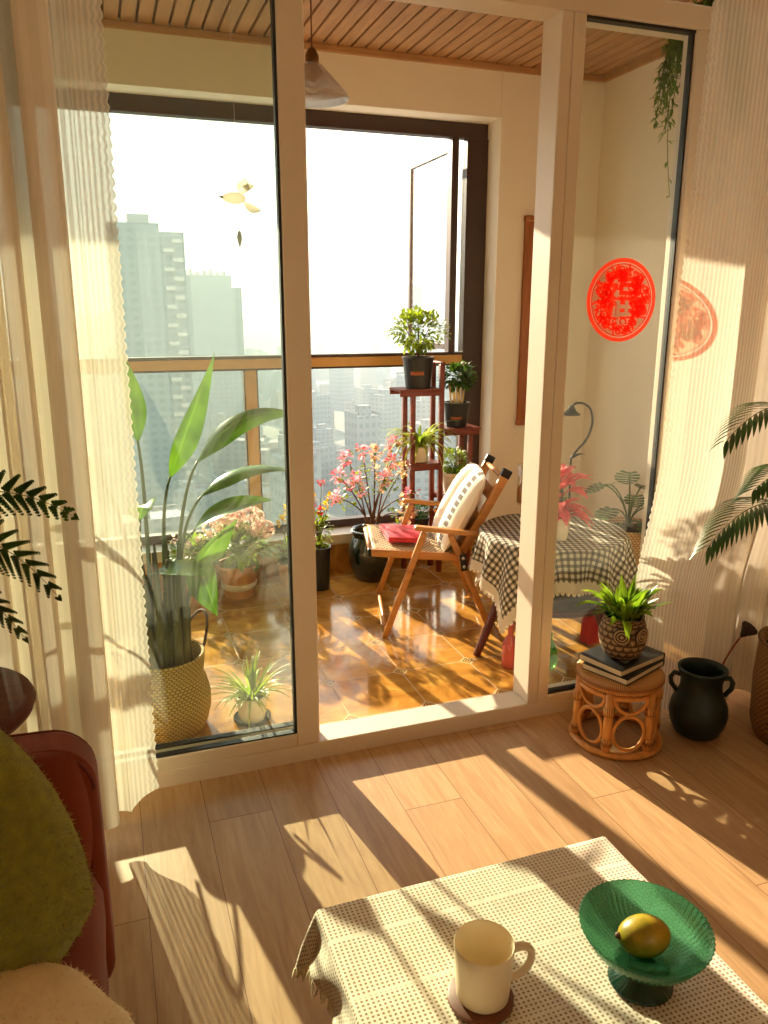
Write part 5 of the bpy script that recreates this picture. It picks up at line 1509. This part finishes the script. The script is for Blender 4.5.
# positions relative to the plant's foot
for args in (
    ((-0.03, 0.0, 0.20), (-0.030, 0.00, 1.03), (-0.12, -0.10, 1.0), 0.34, 0.14, 0.2, 0.5, (0.6, 0.7, 0.1)),
    ((0.02, 0.02, 0.20), (0.060, 0.0, 0.905), (0.40, -0.05, 1.0), 0.45, 0.125, 0.05, 0.5, (0.75, 0.5, -0.3)),
    ((0.04, -0.02, 0.20), (0.150, 0.0, 0.95), (0.55, -0.05, 0.85), 0.42, 0.115, 1.6, 0.3, (-0.1, 0.9, 0.35)),
    ((0.05, 0.03, 0.20), (0.160, 0.02, 0.83), (0.75, -0.05, 0.70), 0.40, 0.10, 1.4, -0.3, (-0.1, 0.9, 0.35)),
    ((0.03, 0.05, 0.20), (0.130, 0.03, 0.71), (0.8, 0.0, 0.60), 0.30, 0.10, 0.8, 0.6),
    ((0.05, -0.04, 0.20), (0.135, -0.05, 0.60), (0.35, -0.2, 0.85), 0.24, 0.14, 0.9, 0.4, (0.8, 0.5, -0.3)),
    ((0.06, -0.01, 0.20), (0.125, -0.05, 0.64), (0.22, -0.12, -0.7), 0.22, 0.13, 0.3, -0.4, (0.8, 0.4, 0.3)),
    ((0.00, -0.04, 0.20), (-0.020, -0.06, 0.60), (0.75, -0.4, 0.25), 0.20, 0.11, 0.6, 0.3),
    ((-0.05, -0.03, 0.20), (-0.045, -0.04, 0.78), (0.10, -0.5, 0.8), 0.20, 0.10, 1.6, 0.5),
    ((-0.06, 0.03, 0.20), (-0.15, 0.04, 0.90), (-0.5, 0.1, 0.8), 0.36, 0.12, 1.0, 0.4),
    ((-0.04, 0.05, 0.20), (-0.22, 0.05, 0.75), (-0.8, 0.0, 0.6), 0.34, 0.12, 1.2, -0.4)):
    big_leaf(*args)
rs_ = random.Random(77); sh = MB()
for k in range(46):
    a = rs_.uniform(0, 2 * pi); r_ = 0.082 * sqrt(rs_.random()); x, y = r_ * cos(a), r_ * sin(a)
    h_ = rs_.uniform(0.36, 0.70)
    sh.tube([(x, y, 0.2), (x * 1.05, y * 1.05, 0.2 + (h_ - 0.2) * 0.5), (x * 1.25, y * 1.2, h_)], [0.017, 0.014, 0.004], 7)
sh.build('stalk_bases', M['sheath'], t)

t = thing('spider_plant', 'small spider plant in a white pot on a dark saucer behind the left pane', 'plant', (0.405, 2.585, 0))
MB().lathe([(0, 0), (0.055, 0), (0.066, 0.008), (0.068, 0.018), (0.063, 0.018), (0.055, 0.007), (0, 0.007)], 36).build('saucer', pm('matte_black', lin(36, 34, 32), 0.9, spec=0.1), t)
pot(t, 0.046, 0.060, 0.098, M['white_pot'], z0=0.0075, lip=0.003)
tuft(t, (0, 0, 0.09), 84, 0.175, 0.0095, M['grass_leaf'], 43, (0.45, 2.8), (0.9, 1.9))

# ------------------------------------------------------------------ things hanging on the balcony
n = NT('ribbed_glass'); b = n.b
b.inputs['Base Color'].default_value = lin(240, 226, 214); b.inputs['Roughness'].default_value = 0.12; b.inputs['Transmission Weight'].default_value = 0.5
trq = n.n('ShaderNodeBsdfTransparent'); trq.inputs[0].default_value = (0.94, 0.90, 0.86, 1)
mx = n.n('ShaderNodeMixShader'); mx.inputs[0].default_value = 0.45; n.l(b.outputs[0], mx.inputs[1]); n.l(trq.outputs[0], mx.inputs[2]); n.l(mx.outputs[0], n.out.inputs[0])
M['ribbed_glass'] = n.m
t = thing('pendant_lamp', 'glass cone pendant lamp on a brown cord under the slatted ceiling', 'lamp', (0.843, 3.2, 2.20))
MB().lathe([(0.138, 0.035), (0.136, 0.048), (0.105, 0.082), (0.040, 0.150), (0.030, 0.158), (0.028, 0.155), (0.038, 0.146), (0.102, 0.079), (0.132, 0.045), (0.135, 0.035)], 120, mod=lambda a, z, i: 1 + 0.012 * cos(40 * a)).build('shade', M['ribbed_glass'], t)
MB().lathe([(0.0, 0.150), (0.022, 0.150), (0.026, 0.16), (0.026, 0.185), (0.016, 0.205), (0.006, 0.215), (0, 0.215)], 24).build('socket', pm('brass', lin(120, 84, 42), 0.4, metal=0.6), t)
MB().tube([(0, 0, 0.212), (0, 0, ZC - 2.20)], 0.003, 6).build('cord', pm('brown_cord', lin(110, 62, 40), 0.8), t)
MB().lathe([(0, ZC - 2.20 - 0.02), (0.05, ZC - 2.20 - 0.02), (0.05, ZC - 2.20), (0, ZC - 2.20)], 24).build('ceiling_rose', M['slat_trim'], t)
MB().blob((0, 0, 0.098), 0.030, 0.030, 0.042, 20, 14).build('bulb', pm('milk_glass', lin(246, 238, 224), 0.3, var=0.02), t)

M['feather'] = leafm('white_paper', lin(232, 226, 214), lin(246, 240, 228), 0.72, 0.7, False, tint=(1, 1, 1, 1))
t = thing('bird_mobile', 'white paper bird mobile with a small pendant hanging before the window', 'mobile', (0.505, 3.0, 1.84))
bm = MB(); bm.blob((-0.008, 0, 0.0), 0.048, 0.016, 0.020, 20, 12, lambda d: 1 - 0.25 * d.x * d.x * (d.x > 0)); bo = bm.build('body', M['feather'], t)
MB().lathe([(0, 0), (0.005, 0.004), (0.004, 0.008), (0, 0.02)], 10, (-0.050, 0, 0.002), M=Matrix.Rotation(-pi / 2, 4, 'Y')).build('beak', M['brown_stem'], bo)
MB().leaf((0.010, 0, 0.012), (0.30, -0.15, 0.8), 0.060, 0.045, -0.2, 5, 0.2, side=(1, 0, 0.1)).leaf((0.012, 0.012, 0.045), (0.8, 0.2, 0.1), 0.055, 0.04, 0.2, 5, 0.2, side=(0, 0.6, 0.8)).build('wing', M['feather'], t, solid=0.002)
MB().leaf((0.02, 0, -0.012), (0.8, 0, -0.45), 0.07, 0.045, -0.3, 5, 0.3, side=(0, 0.6, 0.8)).build('tail', M['feather'], t, solid=0.002)
MB().tube([(0, 0, 0.012), (0, 0, ZC - 1.84)], 0.0007, 4).build('thread', M['feather'], t)
MB().tube([(0, 0, -0.015), (0, 0, -0.11)], 0.0007, 4).build('thread', M['feather'], t)
MB().lathe([(0, -0.170), (0.004, -0.160), (0.010, -0.135), (0.006, -0.115), (0, -0.108)], 14).build('pendant', pm('grey_bead', lin(120, 124, 112), 0.5), t)

M['ivy'] = leafm('ivy_leaf', lin(70, 104, 40), lin(128, 156, 66), 0.4, 0.4, False)
t = thing('hanging_plant', 'trailing fern hanging under the balcony ceiling behind the right pane', 'plant', (2.185, 2.62, 2.40))
MB().lathe([(0, 0), (0.06, 0), (0.075, 0.03), (0.08, 0.11), (0.074, 0.11), (0.07, 0.03), (0, 0.02)], 28).build('pot', M['tan_pot'], t)
MB().tube([(-0.078, 0, 0.1), (0, 0, 0.295), (0.078, 0, 0.1)], 0.0015, 5).build('cord', M['brown_stem'], t)
mb = MB(); sm_ = MB(); ri = random.Random(14)
for k in range(38):
    a = ri.uniform(0, 2 * pi); L = ri.uniform(0.14, 0.42); p = V((0.05 * cos(a), 0.05 * sin(a), 0.10)); o_ = V((cos(a), sin(a), 0))
    if k < 3: L = 0.62
    pts = bez(p, p + o_ * 0.07 + V((0, 0, 0.05)), p + o_ * 0.10 + V((0, 0, -L * 0.5)), p + o_ * ri.uniform(0.03, 0.12) + V((0, 0, -L)), 14)
    sm_.tube(pts, 0.0014, 4)
    for i, q in enumerate(pts[2:]):
        if k < 3 and i in (5, 6, 7): continue
        for r_ in range(5 if k >= 3 else 2): mb.leaf(q + V((ri.uniform(-0.012, 0.012), ri.uniform(-0.012, 0.012), ri.uniform(-0.01, 0.01))), (ri.uniform(-1, 1), ri.uniform(-1, 1), ri.uniform(-1.2, 0.3)), 0.034, 0.010, 0.6, 3, 0.2)
mb.build('foliage', M['ivy'], t); sm_.build('vines', M['stalk'], t)
